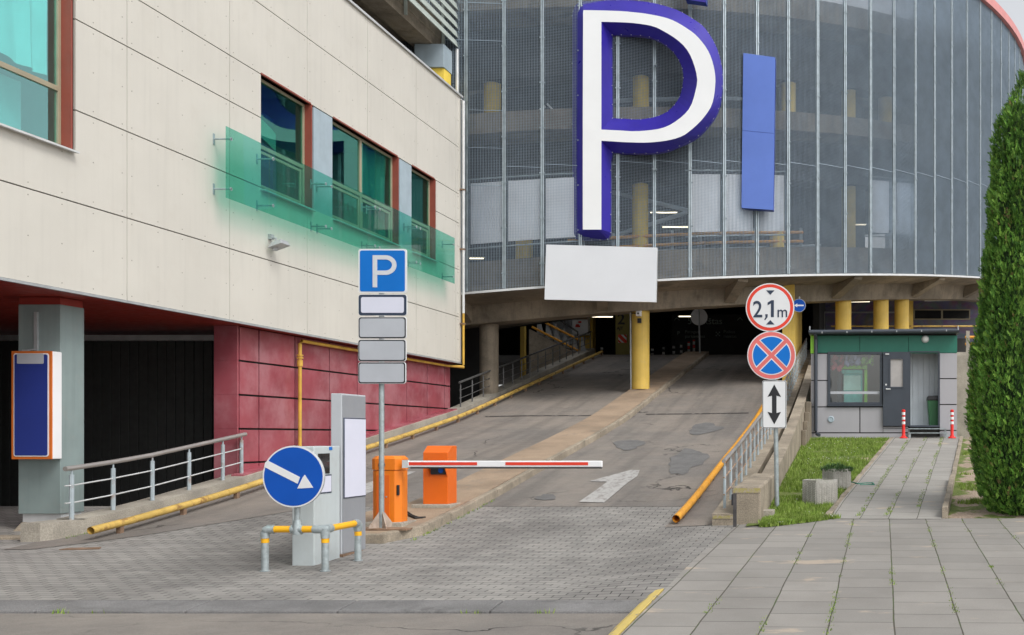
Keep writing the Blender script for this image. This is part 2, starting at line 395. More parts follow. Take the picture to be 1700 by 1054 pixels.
MT['planter'] = M('planter_concrete', (.52,.50,.46), .85, .12, 3, .2, 60, .4, 40, streak=.2, dirt=((.3,.28,.24),.4,5))
MT['patch'] = M('asphalt_patch', (.172,.168,.165), .9, .15, 4, .35, 150, .5, 120)
MT['rubber'] = M('black_rubber', (.02,.02,.02), .6)
MT['hose'] = M('green_hose', (.02,.18,.12), .5)
MT['rust_plate'] = M('rusty_plate', (.22,.14,.09), .8, .3, 6)
MT['bark'] = M('thuja_bark', (.12,.08,.055), .9, .3, 8)
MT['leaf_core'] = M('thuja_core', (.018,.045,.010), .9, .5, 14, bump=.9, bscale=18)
def leafmat(name, col, tl=.25):
    m, nt, b = new(name); tc = coord(nt)
    c = mixc(nt, ramp(nt, nz(nt, tc, 5, 4), .3, .7), mul(col,.7), mul(col,1.3))
    nt.links.new(c, b.inputs['Base Color']); b.inputs['Roughness'].default_value = .6; b.inputs['Specular IOR Level'].default_value = .3
    return m
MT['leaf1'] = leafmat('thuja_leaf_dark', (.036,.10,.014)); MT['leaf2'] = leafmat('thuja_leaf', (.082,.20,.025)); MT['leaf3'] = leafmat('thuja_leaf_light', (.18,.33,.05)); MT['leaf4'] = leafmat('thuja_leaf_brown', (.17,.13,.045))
MT['grass1'] = leafmat('grass_blade', (.15,.245,.03)); MT['grass2'] = leafmat('grass_blade_light', (.26,.34,.075)); MT['clover'] = leafmat('clover_flower', (.6,.6,.55))
MT['juniper'] = leafmat('juniper_needles', (.05,.12,.035)); MT['juniper2'] = leafmat('juniper_light', (.10,.19,.06))

# ================================================================ GROUND
def fr(a, b, n): return [a+(b-a)*i/n for i in range(n+1)]
g = MB(); g.grid(lambda u, v: (u, v, -.35), fr(-300,300,6), fr(-60,400,6))
struct(g.build('ground', MT['street'], orient=False), 'far ground around the parking building')
def tilt(z): return z
# street asphalt in front
g = MB(); g.grid(lambda X, D: (X, D, -1.585+E), fr(-45,-1.90,20), fr(-8,9.30,10))
struct(g.build('road', MT['street'], orient=False), 'cracked grey street asphalt along the bottom of the picture')
# dropped kerb stones
g = MB()
xs = -1.95
while xs > -30:
    w = 1.36+rnd.uniform(-.01,.01); x0 = xs-w
    d = rnd.uniform(-.008,.008)
    g.hexa([(x0+.007,9.30+d,-1.75+E),(xs-.007,9.30+d,-1.75+E),(xs-.007,9.72,-1.75+E),(x0+.007,9.72,-1.75+E)],
           [(x0+.007,9.33+d,-1.565+E),(xs-.007,9.33+d,-1.565+E),(xs-.007,9.72,-1.53+E),(x0+.007,9.72,-1.53+E)])
    xs = x0
struct(g.build('dropped_kerb', MT['kerbstone'], bev=.012), 'flat grey kerbstones between street and paver apron')
def dend(X): return 16.4
# paver apron
g = MB(); g.grid(lambda X, D: (X, D, gz(X, D)), fr(-40,-10.68,15)+fr(-10.6,-1.80,44)+[-1.5], fr(9.70,14.0,22)+fr(14.1,16.45,12))
struct(g.build('paver_apron', MT['pavers'], orient=False), 'worn grey block paving in front of the ramp')
# ramp
g = MB(); g.grid(lambda X, D: (X, D, rp(D)+.004*(1-sm(16.4,16.8,D)) ), fr(-10.85,-1.9,18), fr(16.40,41.7,64)+[44,50,56])
struct(g.build('ramp', MT['asphalt'], orient=False), 'asphalt ramp climbing into the garage')
# side strips of asphalt beside the pavers near the kerb walls
g = MB(); g.grid(lambda t, D: (-10.85+t*(lin(D,[(13.2,.35),(14,.9),(16.5,2.4)])), D, rp(D)+.006), fr(0,1,4), fr(13.2,16.5,10))
g.grid(lambda X, D: (X, D, max(rp(D),gz(X,D))+.006), fr(-2.75,-1.80,4), fr(14.75,16.5,8))
struct(g.build('asphalt_strip', MT['asphalt'], orient=False), 'asphalt edging strip beside the concrete walls')
# patches and markings
def blob(cx, cy, rx, ry, seed, lift):
    r2 = random.Random(seed); pts = []
    for i in range(22):
        a = 2*math.pi*i/22; k = 1+r2.uniform(-.16,.16)+.12*math.sin(3*a+seed)
        pts.append(G(cx+rx*k*math.cos(a)+ry*.6*math.sin(a), cy-ry*k*math.sin(a), None, lift))
    return pts
g = MB()
for i, (a, b, c, d) in enumerate([(1044,738,24,8),(1140,766,30,20),(1170,712,26,9),(907,826,17,5)]): g.poly(blob(a,b,c,d,i,.009))
struct(g.build('asphalt_patches', MT['patch'], orient=False), 'darker repair patches in the ramp asphalt')
def flatmark(name, polys, mat, label, lift=.010):
    g = MB()
    for p in polys: g.poly([G(x, y, None, lift) for x, y in p])
    return struct(g.build(name, mat, orient=False), label)
flatmark('lane_arrow', [[(961,834),(1003,835),(1041,803),(1058,791),(1062,781),(1048,780.5),(978,799.5),(1008,800.5),(990,814)]], MT['mark'], 'worn white arrow painted on the right lane')
flatmark('lane_marking', [[(598,826),(652,800),(690,783.5),(667,783),(600,806)]], MT['mark'], 'worn white marking on the left lane')
flatmark('expansion_joint', [[(806,692.5),(880,691),(1005,690.5),(1005,689.3),(880,689.6),(806,691)],[(1072,688.6),(1150,687.8),(1243,686.4),(1243,685),(1150,686.5),(1072,687.2)]], mat_worn('joint_tar', (.05,.045,.042), (.195,.177,.164), .40, .5, 5), 'dark joint line across both ramp lanes', .007)
# drain cover
g = MB(); p = [G(x,y,None,.012) for x,y in ((98,913.5),(165,912),(168,909.5),(112,911))]; g.prism(p,(0,0,-.01))
tag(g.build('drain_cover', MT['rust_plate'], base=p[0]), 'rusty strip drain cover near the left end of the yellow pipe', 'drain cover')

# sidewalk on the right
g = MB()
g.grid(lambda t, D: (lin(D,[(0,-1.86),(12,-1.84),(13.3,-1.76),(15.35,-1.70)])+t*(9.9), D, hr(D)), [0,.02,.06]+fr(.1,1,12), fr(-6,15.32,40))
struct(g.build('sidewalk', MT['slabs'], orient=False), 'grey slab pavement at lower right')
g = MB()
for a, b in ((2,4.2),(4.22,6.4),(6.42,7.6),(7.62,8.8),(8.82,9.95)):
    z0, z1 = hr(a)+.003, hr(b)+.003
    g.hexa([(-1.945,a,-.2),(-1.862,a,-.2),(-1.862,b,-.2),(-1.945,b,-.2)], [(-1.945,a,z0-.02),(-1.862,a,z0),(-1.862,b,z1),(-1.945,b,z1-.02)])
    g.hexa([(-2.02,a,-.2),(-1.948,a,-.2),(-1.948,b,-.2),(-2.02,b,-.2)], [(-2.02,a,z0-.075),(-1.948,a,z0-.03),(-1.948,b,z1-.03),(-2.02,b,z1-.075)])
struct(g.build('yellow_kerb', MT['kerb_yellow'], bev=.01), 'yellow painted kerb at the edge of the pavement')
# lawn terrain
def pth(D): return -.43+(.955+.43)*(D-15.25)/(27.4-15.25)
g = MB(); g.grid(lambda X, D: (X, D, hr(D)+.01+.05*noise.noise((X*.9,D*.9,3))*sm(15.3,16.2,D)*(1-sm(26,27.2,D))-.03*(1-sm(15.3,15.9,D))-(.05 if pth(D)-.05 < X < pth(D)+1.7 else 0)), fr(-1.75,3.5,70)+[5,9], fr(15.2,28,64)+[34])
struct(g.build('lawn', MT['lawn'], orient=False), 'grass and bare soil rising to the guard booth')
g = MB(); g.grid(lambda t, D: (-1.56+t*max(.02,(1.13*(D-14.38)/.9)), D, hr(D)+.016), fr(0,1,8), fr(14.4,15.36,8))
struct(g.build('lawn_edge', MT['lawn'], orient=False), 'ragged front corner of the lawn beside the concrete block')
# path
g = MB(); g.grid(lambda t, D: (pth(D)+t*(1.65+.06*(D-15.25)/12), D, hr(D)+.007+.04*sm(15.25,16.6,D)), fr(0,1,4), fr(15.22,27.4,30))
struct(g.build('path', MT['path'], orient=False), 'slab footpath leading up to the booth')
g = MB()
D = 15.3
while D < 27.2:
    L = .46
    for side, hgt in ((0,.05),(1,.075)):
        off = -.09 if side == 0 else 1.66+.06*(D-15.25)/12
        hh = hgt + (.09 if side and D < 18.6 else 0)
        a, b = D, D+L-.012; j = rnd.uniform(-.008,.008)
        xa, xb = pth(a)+off+j, pth(b)+off+j
        g.hexa([(xa,a,hr(a)-.1),(xa+.085,a,hr(a)-.1),(xb+.085,b,hr(b)-.1),(xb,b,hr(b)-.1)], [(xa,a,hr(a)+hh),(xa+.085,a,hr(a)+hh),(xb+.085,b,hr(b)+hh),(xb,b,hr(b)+hh)])
    D += L
struct(g.build('path_edging', MT['concrete'], bev=.008), 'concrete edging stones along the footpath')

# grass blades (stuff)
def blades(name, n, region, mats, hmin, hmax, label, wid=.006):
    g = MB(); c = 0
    while c < n:
        q = region()
        if q is None: continue
        X, D, z = q; c += 1
        for _ in range(3):
            a = rnd.uniform(0,6.28); l = rnd.uniform(hmin,hmax); w = wid*rnd.uniform(.7,1.5)
            dx, dy = math.cos(a)*w, math.sin(a)*w; ox, oy = rnd.uniform(-.03,.03), rnd.uniform(-.03,.03)
            lx, ly = rnd.uniform(-.5,.5)*l, rnd.uniform(-.5,.5)*l
            k = len(g.v); g.v += [(X+ox-dx,D+oy-dy,z-.01),(X+ox+dx,D+oy+dy,z-.01),(X+ox+lx,D+oy+ly,z+l)]
            g.f.append((k,k+1,k+2)); g.m.append(0 if rnd.random() < .6 else 1)
    return struct(g.build(name, mats, orient=False), label, 'stuff', 'grass')
def lawn_pt():
    if rnd.random() < .07:
        D = rnd.uniform(14.4,15.3); return -1.36+rnd.random()*(1.0*(D-14.3)/.9), D, hr(D)+.016
    D = 15.25+12*rnd.random()**1.25; X = rnd.uniform(-1.5,2.9+.1*(D-15))
    if pth(D)-.12 < X < pth(D)+1.85: return None
    if X > pth(D)+1.8:
        if noise.noise((X*1.3,D*1.3,9)) < .22: return None
    elif noise.noise((X*1.4,D*1.4,1)) < -.38: return None
    return X, D, hr(D)+.01
blades('lawn_grass', 15000, lawn_pt, [MT['grass1'],MT['grass2']], .03, .085, 'short green lawn grass', .007)
def clover():
    q = lawn_pt()
    if q is None or q[0] > 0 or q[0] > -.2 and rnd.random() < .6: return None
    return q[0], q[1], q[2]+.03
g = MB()
c = 0
while c < 160:
    q = clover()
    if q: g.lathe(q, [(.004,0),(.012,.006),(.004,.014)], 5); c += 1
struct(g.build('clover_flowers', MT['clover'], orient=False), 'small white clover flowers in the lawn', 'stuff')
def joint_pt():
    k = rnd.randint(-3,6); D = rnd.uniform(8.0,15.2); X = .0243*D+.088+.53*k
    if X < -1.7 or noise.noise((X*3,D*1.6,5)) < .12-.05*(k in (0,1)): return None
    return X+rnd.uniform(-.012,.012), D, hr(D)
blades('joint_weeds', 500, joint_pt, [MT['grass1'],MT['grass2']], .006, .022, 'small green weeds growing in the pavement joints', .006)
def path_pt():
    k = rnd.choice((1,1,2,3,3)); D = rnd.uniform(15.3,27.2)
    if noise.noise((k*7,D*.8,2)) < -.1: return None
    return pth(D)+.42*k+rnd.uniform(-.02,.02), D, hr(D)+.045
blades('path_weeds', 600, path_pt, [MT['grass1'],MT['grass2']], .01, .03, 'green weeds growing in the footpath joints', .007)
def edge_pt():
    t = rnd.random()
    if t < .3: X = rnd.uniform(-9,-2); return (X, 9.31+rnd.uniform(-.02,.02), -1.58+E) if noise.noise((X*.8,0,4)) > .1 else None
    if t < .55: D = rnd.uniform(13.8,17); return -5.94, D, rp(D)
    if t < .8: return rnd.uniform(-1.8,-.4), 15.25+rnd.uniform(-.05,.08), hr(15.25)
    D = rnd.uniform(13.9,15.5); return -10.66, D, rp(D)
blades('kerb_weeds', 160, edge_pt, [MT['grass1'],MT['grass2']], .012, .05, 'small weeds along the kerb edges', .006)

# median island
def isl(D): return lin(D,[(13.75,-7.38),(15.2,-7.32),(16.1,-6.95),(19,-6.9),(42,-6.93)])
Ds = [13.75,13.95]+fr(14.3,41.7,60)
def islx(D): return lin(D,[(13.75,-6.22),(13.95,-6.02),(14.3,-5.96),(42,-5.96)])
g = MB()
for a, b in zip(Ds, Ds[1:]):
    ha, hb = rp(a), rp(b)
    jt = .004
    g.hexa([(isl(a),a,ha-.15),(islx(a)-.12,a,ha-.15),(islx(b)-.12,b,hb-.15),(isl(b),b,hb-.15)], [(isl(a),a,ha+.125),(islx(a)-.12,a,ha+.125),(islx(b)-.12,b,hb+.125),(isl(b),b,hb+.125)])
o = struct(g.build('median_island', MT['tan']), 'tan concrete island between the two ramp lanes')
g = MB(); D = 13.75
while D < 41.6:
    L = .98 if D > 13.8 else .55; a, b = D, min(41.7, D+L-.012); j = rnd.uniform(-.008,.008); k = rnd.uniform(-.006,.006)
    za, zb = rp(a), rp(b)
    g.hexa([(islx(a)-.118,a,za-.15),(islx(a)+j,a,za-.15),(islx(b)+j,b,zb-.15),(islx(b)-.118,b,zb-.15)], [(islx(a)-.118,a,za+.128+k),(islx(a)+j-.015,a,za+.128+k),(islx(b)+j-.015,b,zb+.128+k),(islx(b)-.118,b,zb+.128+k)])
    D += L
g.box(-7.38,-6.22,13.66,13.748,rp(13.7)-.15,rp(13.75)+.122)
struct(g.build('island_kerb', MT['concrete'], bev=.018), 'chipped concrete kerb along the median island')

# left concrete wall
def strip(g, x0, x1, fn, Ds, depth, m=0):
    for a, b in zip(Ds, Ds[1:]):
        za, zb = fn(a), fn(b)
        g.hexa([(x0,a,za-depth),(x1,a,za-depth),(x1,b,zb-depth),(x0,b,zb-depth)], [(x0,a,za),(x1,a,za),(x1,b,zb),(x0,b,zb)], m)
g = MB()
# rounded nose + wall
nose = [(-11.10,13.78),(-10.86,13.80),(-10.76,13.90),(-10.72,14.1)]
def loop(g, pts, z0, z1):
    g.prism([Vector((x,y,z1)) for x,y in pts], (0,0,z0-z1))
loop(g, nose+[(-10.70,14.4),(-11.10,14.4)], .0, wt(14.2))
g.grid(lambda t, D: ((-11.10,D,wt(D)-1.2),(-11.10,D,wt(D)),(-10.70,D,wt(D)),(-10.70,D,wt(D)-1.2))[t], [0,1,2,3], fr(14.4,42.3,70))
o = tag(g.build('retaining_wall', MT['concrete_lt'], base=(-10.9,13.9,.2)), 'low weathered concrete wall under the railing left of the ramp', 'wall')
g = MB(); g.box(-13.5,-11.12,13.95,14.25,-.1,.25)
tag(g.build('kerb_block', MT['concrete'], base=(-12,14.1,.1), bev=.02), 'low concrete kerb block at the foot of the pillar at far left', 'kerb')
g = MB(); g.box(-30,-11.10,14.2,30,-.1,.22)
struct(g.build('undercroft_floor', MT['garage_floor']), 'dark floor under the cream building')

# ================================================================ CREAM BUILDING
WX = -10.7
bld = thing('commercial_building', 'cream panelled building with green windows and red lower walls on the left', 'building', (WX-2, 15, .2))
hs = [.185,.2985,.4167,.533,.6061,.7227,.8545]; hs = [h*10.7+E for h in hs]
joints = [15.22-2.487*5+2.487*k for k in range(11)]; joints = [j for j in joints if j < 27.9]+[28.0]
W_A = (8.0,14.22,3.9+E,8.1+E)
W_B = [(18.63,20.42),(21.19,24.25),(24.94,26.36)]; wz0, wz1 = 4.445+E, 6.485+E
opens = [W_A]+[(a,b,wz0,wz1) for a,b in W_B]+[(20.42,21.19,wz0,wz1),(24.25,24.94,wz0,wz1)]
def rsub(rects, o):
    out = []
    for (a,b,c,d) in rects:
        if o[1] <= a or o[0] >= b or o[3] <= c or o[2] >= d: out.append((a,b,c,d)); continue
        if o[0] > a: out.append((a,o[0],c,d))
        if o[1] < b: out.append((o[1],b,c,d))
        m0, m1 = max(a,o[0]), min(b,o[1])
        if o[2] > c: out.append((m0,m1,c,o[2]))
        if o[3] < d: out.append((m0,m1,o[3],d))
    return out
g = MB()
for a, b in zip(joints, joints[1:]):
    for c, d in zip(hs, hs[1:]):
        rs = [(a+.007,b-.007,c+.009,d-.009)]
        for o in opens: rs = rsub(rs, o)
        for (p,q,r,s) in rs:
            if q-p < .02 or s-r < .02: continue
            g.box(WX-.03, WX, p, q, r, s, 0)
        for k in range(5):
            for l in range(3):
                yy = a+.1+(b-a-.2)*k/4; zz = c+.08+(d-c-.16)*l/2
                if any(o[0]-.05 < yy < o[1]+.05 and o[2]-.05 < zz < o[3]+.05 for o in opens): continue
                g.lathe((WX,yy,zz), [(.009,-.002),(.009,.003)], 6, 'x', 1)
g.box(WX-.06,WX+.004,27.86,28.02,hs[0]+.02,hs[-1]-.1)
g.build('cladding', [MT['cream'],MT['screw']], bld)
g = MB()
rs = [(joints[0],27.98,hs[0]+.05,hs[-1]-.02)]
for o in opens: rs = rsub(rs, o)
for (p,q,r,s) in rs: g.box(WX-.16, WX-.034, p, q, r, s)
g.build('backing_wall', MT['joint'], bld)
g = MB(); g.box(-24,WX-.17,27.9,28.0,hs[0]+.3,hs[-1]-.05); g.build('end_wall', MT['cream'], bld)
g = MB()
g.box(WX-.35,WX+.05,joints[0],28.06,hs[-1]-.01,hs[-1]+.02); g.box(WX+.04,WX+.05,joints[0],28.06,hs[-1]-.035,hs[-1]-.01)
g.build('parapet_cap', MT['metal_light'], bld, bev=.006)
g = MB(); g.box(-24,WX-.3,2.8,28,hs[-1]-.25,hs[-1]-.1); g.build('roof', MT['dark'], bld)
g = MB(); g.box(-24,WX-.035,2.8,27.98,hs[0]-.02,hs[0]+.045); g.build('soffit', MT['red_soffit'], bld)
g = MB(); g.box(WX-.035,WX+.012,2.8,28.03,hs[0]-.03,hs[0]+.004); g.build('soffit_trim', MT['metal_grey'], bld)
# red lower wall
g = MB()
RX = WX-.28
cuts = [18.45,19.06,20.28,21.6,22.8,24.1,25.3,26.5,27.6,28.0]
zc = [hs[0]-.02]+[1.34+E-.605*k for k in range(0,6)]
for a, b in zip(cuts, cuts[1:]):
    for t, bt in zip(zc, zc[1:]): g.box(RX-.05,RX,a+.022,b-.022,bt+.017,t-.017)
for t, bt in zip(zc, zc[1:]): g.box(RX-.42,RX-.004,18.40,18.44,bt+(.0 if bt > 1 else .004),t)
g.build('red_cladding', MT['red_panel'], bld, bev=.004)
g = MB(); g.box(RX-.42,RX-.055,18.46,27.98,-.1,hs[0]-.03); g.build('lower_wall', MT['joint'], bld)
g = MB(); strip(g, RX+.005, RX+.22, lambda D: wt(D)+.03, fr(18.2,27.9,12), .03); g.build('base_flashing', MT['red_panel'], bld)
# dark shutter of the undercroft
g = MB(); xx = -20.0
while xx < RX-.42: g.box(xx,xx+.078,19.2+(.02 if int(round((xx+20)/.085))%2 else 0),19.3,.2,3.36); xx += .085
g.build('shutter', MT['shutter'], bld)
g = MB(); g.box(-20,RX-.42,19.12,19.19,3.36,3.46); g.build('shutter_box', MT['metal_grey'], bld)
g = MB(); g.box(-20,-14.9,16.4,16.6,1.1,hs[0]-.05); g.build('inner_wall', MT['dark_red'], bld)
g = MB(); g.box(-20.2,-20,2.8,19.3,-.1,hs[0]-.02); g.box(-20,-14.9,16.35,16.7,-.1,1.1); g.build('rear_wall', MT['dark'], bld)
# windows
def window(a, b, z0, z1, cols, transom, pane_mat, room, sillout=.09, sash=True):
    gx = WX-.15
    f = MB(); w = .055
    f.box(gx-.03,gx+.03,a,b,z1-w,z1); f.box(gx-.03,gx+.03,a,b,z0,z0+w)
    f.box(gx-.03,gx+.03,a,a+w,z0+w,z1-w); f.box(gx-.03,gx+.03,b-w,b,z0+w,z1-w)
    zt = z0+transom
    f.box(gx-.03,gx+.032,a+w,b-w,zt-.035,zt+.035)
    for c in cols: f.box(gx-.03,gx+.034,c-.04,c+.04,z0+w,z1-w)
    edges = [a+w]+list(cols)+[b-w]
    for p, q in (zip(edges, edges[1:]) if sash else ()):   # opening sash below the transom
        for (yy0,yy1,zz0,zz1) in ((p+.05,q-.05,zt-.12,zt-.07),(p+.05,q-.05,z0+w+.01,z0+w+.06),(p+.05,p+.1,z0+w+.06,zt-.12),(q-.1,q-.05,z0+w+.06,zt-.12)):
            f.box(gx-.02,gx+.024,yy0,yy1,zz0,zz1)
    o = f.build('window', MT['frame_beige'], bld, bev=.004)
    q = MB(); q.box(gx-.006,gx+.006,a+w*.5,b-w*.5,z0+w*.5,z1-w*.5); q.build('pane', pane_mat, o)
    q = MB(); q.box(WX-.16,WX+.012,b,b+.03,z0,z1); q.box(WX-.16,WX+.006,a,b,z1,z1+.03); q.build('jamb', MT['red_jamb'], o)
    q = MB(); q.hexa([(WX-.12,a-.02,z0-.03),(WX+sillout,a-.02,z0-.05),(WX+sillout,b+.06,z0-.05),(WX-.12,b+.06,z0-.03)],[(WX-.12,a-.02,z0),(WX+sillout,a-.02,z0-.025),(WX+sillout,b+.06,z0-.025),(WX-.12,b+.06,z0)]); q.build('sill', MT['metal_light'], o)
    q = MB(); x1, x0 = gx-.05, gx-2.6
    q.quad((x0,a-.3,z0-.1),(x0,b+.3,z0-.1),(x0,b+.3,z1+.2),(x0,a-.3,z1+.2)); q.quad((x0,a-.3,z0-.1),(x1,a-.3,z0-.1),(x1,a-.3,z1+.2),(x0,a-.3,z1+.2))
    q.quad((x0,b+.3,z0-.1),(x1,b+.3,z0-.1),(x1,b+.3,z1+.2),(x0,b+.3,z1+.2)); q.quad((x0,a-.3,z0-.1),(x1,a-.3,z0-.1),(x1,b+.3,z0-.1),(x0,b+.3,z0-.1)); q.quad((x0,a-.3,z1+.2),(x1,a-.3,z1+.2),(x1,b+.3,z1+.2),(x0,b+.3,z1+.2))
    q.build('room', room, o)
    return o, gx
def drape(o, gx, y0, y1, z0, z1, mat, swoop=0, amp=.03, fq=22):
    q = MB()
    def fn(u, v):
        zz = z0+(z1-z0)*v; e = y1-(y1-y0)*swoop*(1-v)**1.5
        yy = y0+(e-y0)*u
        return (gx-.09+amp*math.sin(yy*fq+2*math.sin(yy*5)+v)*(1.2-.5*v)+.03*math.sin(yy*3+v*4), yy, zz)
    q.grid(fn, fr(0,1,70), fr(0,1,8)); return q.build('curtain', mat, o, smooth=True, orient=False)
o, gx = window(8.0,14.12,3.9+E,8.1+E,(11.0,12.8),.80,MT['winglass'],MT['room'],.09,False)
drape(o, gx, 9, 14.0, 4.86+E, 8.1+E, MT['curtain'], .0, .04, 13)
q = MB(); q.box(gx-.6,gx-.5,13.3,14.1,3.9+E,4.8+E); q.build('blind', MT['curtain'], o)
o, gx = window(18.63,20.33,wz0,wz1,(),.80,MT['winglass_dk'],MT['room'])
q = MB(); q.grid(lambda u, v: (gx-.35, 18.65+1.35*u, 5.55+E+.35*v-.35*u*u*.3+.1*math.sin(u*3)), fr(0,1,12), (0,1)); q.build('reflection_band', MT['curtain'], o, orient=False)  # pale strip behind the pane, imitating a reflected white band
q = MB(); q.box(gx-.45,gx-.4,18.65,20.0,4.6+E,6.1+E); q.build('poster', MT['reflection_blue'], o)  # blue sheet behind the pane, imitating the reflected blue letter
o, gx = window(21.19,24.16,wz0,wz1,(22.62,),.80,MT['winglass_dk'],MT['room'])
drape(o, gx, 22.75, 24.1, 4.5+E, 6.45+E, MT['curtain_dk'], -.0, .03, 22); q = MB(); q.box(gx-.5,gx-.4,21.3,21.9,4.5+E,6.4+E); q.build('poster', MT['reflection_blue'], o)  # blue sheet here also stands in for the letter's reflection
o, gx = window(24.94,26.27,wz0,wz1,(),.80,MT['winglass_dk'],MT['room'])
for a, b in ((20.45,21.19),(24.28,24.94)):
    g = MB(); g.box(WX-.05,WX-.012,a+.004,b-.004,wz0,wz1-.004); g.build('spandrel_panel', MT['blue_grey'], bld)
# pillar
pl = thing('pillar', 'square grey green clad pillar with a blue light box on its front', 'pillar', (-11.5,14.8,.5))
z0, z1 = .51, hs[0]-.03
g = MB(); g.box(-11.79,-11.2,14.6,15.05,z0,z1-.1); g.build('shaft', MT['pillar'], pl, bev=.006)
g = MB(); g.box(-11.78,-11.21,14.61,15.04,z1-.099,z1); g.build('collar', MT['red_soffit'], pl)
g = MB(); g.box(-11.76,-11.22,14.64,15.02,z0-.12,z0-.002); g.build('base', MT['metal_light'], pl)
g = MB(); g.hexa([(-11.92,14.45,.1),(-11.1,14.45,.1),(-11.1,15.2,.1),(-11.92,15.2,.1)],[(-11.76,14.62,z0-.122),(-11.2,14.62,z0-.122),(-11.2,15.05,z0-.122),(-11.76,15.05,z0-.122)]); g.build('footing', MT['concrete'], pl)
g = MB(); g.box(-11.545,-11.50,14.565,14.598,2.75,3.34); g.build('mounting_bar', MT['metal_grey'], pl)
# light box
lb = thing('light_box_sign', 'blank dark blue light box with orange border on the grey pillar', 'sign', (-11.5,14.5,1.3))
a, b = P(20.5,762,14.42), P(87,583,14.42)
g = MB(); g.box(a.x,b.x,14.425,14.595,a.z,b.z); g.build('case', MT['white'], lb, bev=.01)
g = MB(); g.box(a.x-.002,b.x+.002,14.405,14.424,a.z-.002,b.z+.002); g.build('border', MT['orange_edge'], lb, bev=.004)
def rrect(x0, x1, z0, z1, r, y, n=5):
    pts = []
    for cx, cz, s in ((x1-r,z1-r,0),(x0+r,z1-r,1),(x0+r,z0+r,2),(x1-r,z0+r,3)):
        for i in range(n+1):
            q = math.pi/2*(s+i/n); pts.append(Vector((cx+r*math.cos(q), y, cz+r*math.sin(q))))
    return pts
g = MB(); g.prism(rrect(a.x+.035,b.x-.035,a.z+.035,b.z-.03,.03,14.398),(0,.006,0)); g.build('white_line', MT['white'], lb)
g = MB(); g.prism(rrect(a.x+.05,b.x-.05,a.z+.05,b.z-.045,.025,14.393),(0,.006,0)); g.build('blue_face', MT['ad_blue'], lb)
g = MB(); g.prism(rrect(a.x+.09,b.x-.1,b.z-.175,b.z-.035,.015,14.387),(0,.006,0)); g.build('blank_tag', MT['sign_grey'], lb)
g = MB(); g.box(-11.66,-11.58,14.5,14.55,b.z,b.z+.03); g.tube([(-11.6,14.52,b.z+.02),(-11.5,14.55,b.z+.04)],.012,6); g.build('bracket', MT['metal_grey'], lb)

# green glass screens
GXs = WX+.28
gs = []
pan = [(17.1*GXs/WX+.3,18.35),(18.37,20.42),(20.44,22.47),(22.49,24.48),(24.50,26.05)]
scr = [('leftmost green glass screen panel on the cream wall',),('green glass screen panel below the single window beside the cream wall',),('green glass screen panel below the left half of the double window',),('green glass screen panel behind the top of the parking sign',),('rightmost green glass screen panel at the building corner',)]
pan = [(17.14,18.38),(18.40,20.43),(20.45,22.50),(22.52,24.60),(24.62,26.84)]
for (a, b), (lb_,) in zip(pan, scr):
    t = thing('glass_screen', lb_, 'glass screen', (GXs,(a+b)/2,4.0+E), 'green glass screens on the cream wall')
    g = MB(); g.box(GXs-.006,GXs+.006,a,b,3.93+E,5.11+E); g.build('pane', MT['screenglass'], t, bev=.002)
    for yy in ((a+.12,) if b-a < 1.9 else (a+.1,b-.1)):
        for zz in (4.1+E,4.93+E):
            g = MB(); g.tube([(WX,yy,zz),(GXs+.02,yy,zz)],.014,8); g.lathe((GXs+.008,yy,zz),[(.03,0),(.03,.012)],10,'x'); g.box(WX,WX+.012,yy-.02,yy+.02,zz-.09,zz+.09); g.build('standoff', MT['steel'], t)
# flood light
q = P(461,403,18.9); q.x = WX+.02
fl = thing('flood_light', 'small grey floodlight on the cream wall below the glass screens', 'flood light', (WX,q.y,q.z-.1))
g = MB(); g.box(WX+.001,WX+.06,q.y-.05,q.y+.05,q.z+.06,q.z+.15); g.tube([(WX+.05,q.y,q.z+.1),(WX+.12,q.y,q.z+.08),(WX+.12,q.y,q.z)],.018,8); g.build('bracket', MT['metal_grey'], fl)
g = MB(); g.hexa([(WX+.05,q.y-.16,q.z-.12),(WX+.30,q.y-.16,q.z-.03),(WX+.30,q.y+.16,q.z-.03),(WX+.05,q.y+.16,q.z-.12)],[(WX+.09,q.y-.09,q.z+.0),(WX+.27,q.y-.12,q.z+.05),(WX+.27,q.y+.12,q.z+.05),(WX+.09,q.y+.09,q.z+.0)]); g.build('lamp_head', MT['metal_grey'], fl, bev=.01)
g = MB(); g.lathe((WX+.1,q.y+.0,q.z-.14),[(.05,0),(.06,.05)],10); g.build('gear_cap', MT['metal_grey'], fl, smooth=True)
# gas pipe
gp = thing('gas_pipe', 'yellow gas pipe climbing the red wall and the building corner', 'pipe', (RX+.1,20.85,rp(20.8)))
yv = 1727*10.88/(1425-498); xp = RX+.1; zt = hs[0]-.12
g = MB(); g.tube([(xp,yv,wt(yv)-.02),(xp,yv,zt-.06),(xp,yv+.06,zt),(xp+.02,27.5,zt)],.031,10); g.tube([(xp+.02,27.5,zt),(WX+.09,27.95,zt),(WX+.09,27.95,zt+.06),(WX+.09,27.95,3.3+E)],.03,10); g.build('pipe', MT['gas'], gp, smooth=True)
g = MB(); g.tube([(WX+.09,27.95,3.3+E),(WX+.09,27.95,9.0+E),(WX-.1,27.98,9.1+E)],.034,10); g.build('upper_pipe', MT['metal_light'], gp, smooth=True)
g = MB(); zf = (724-591)/F*yv+E; g.lathe((xp,yv,zf),[(.06,-.05),(.06,-.025),(.04,-.024),(.04,0),(.06,.001),(.06,.026)],12); g.lathe((xp,yv,zf-.2),[(.05,0),(.05,.12)],12); g.build('flange', MT['gas'], gp)
g = MB()
for h in (3.0,5.0,6.6): g.box(WX,WX+.13,27.9,28.0,h+E,h+E+.04)
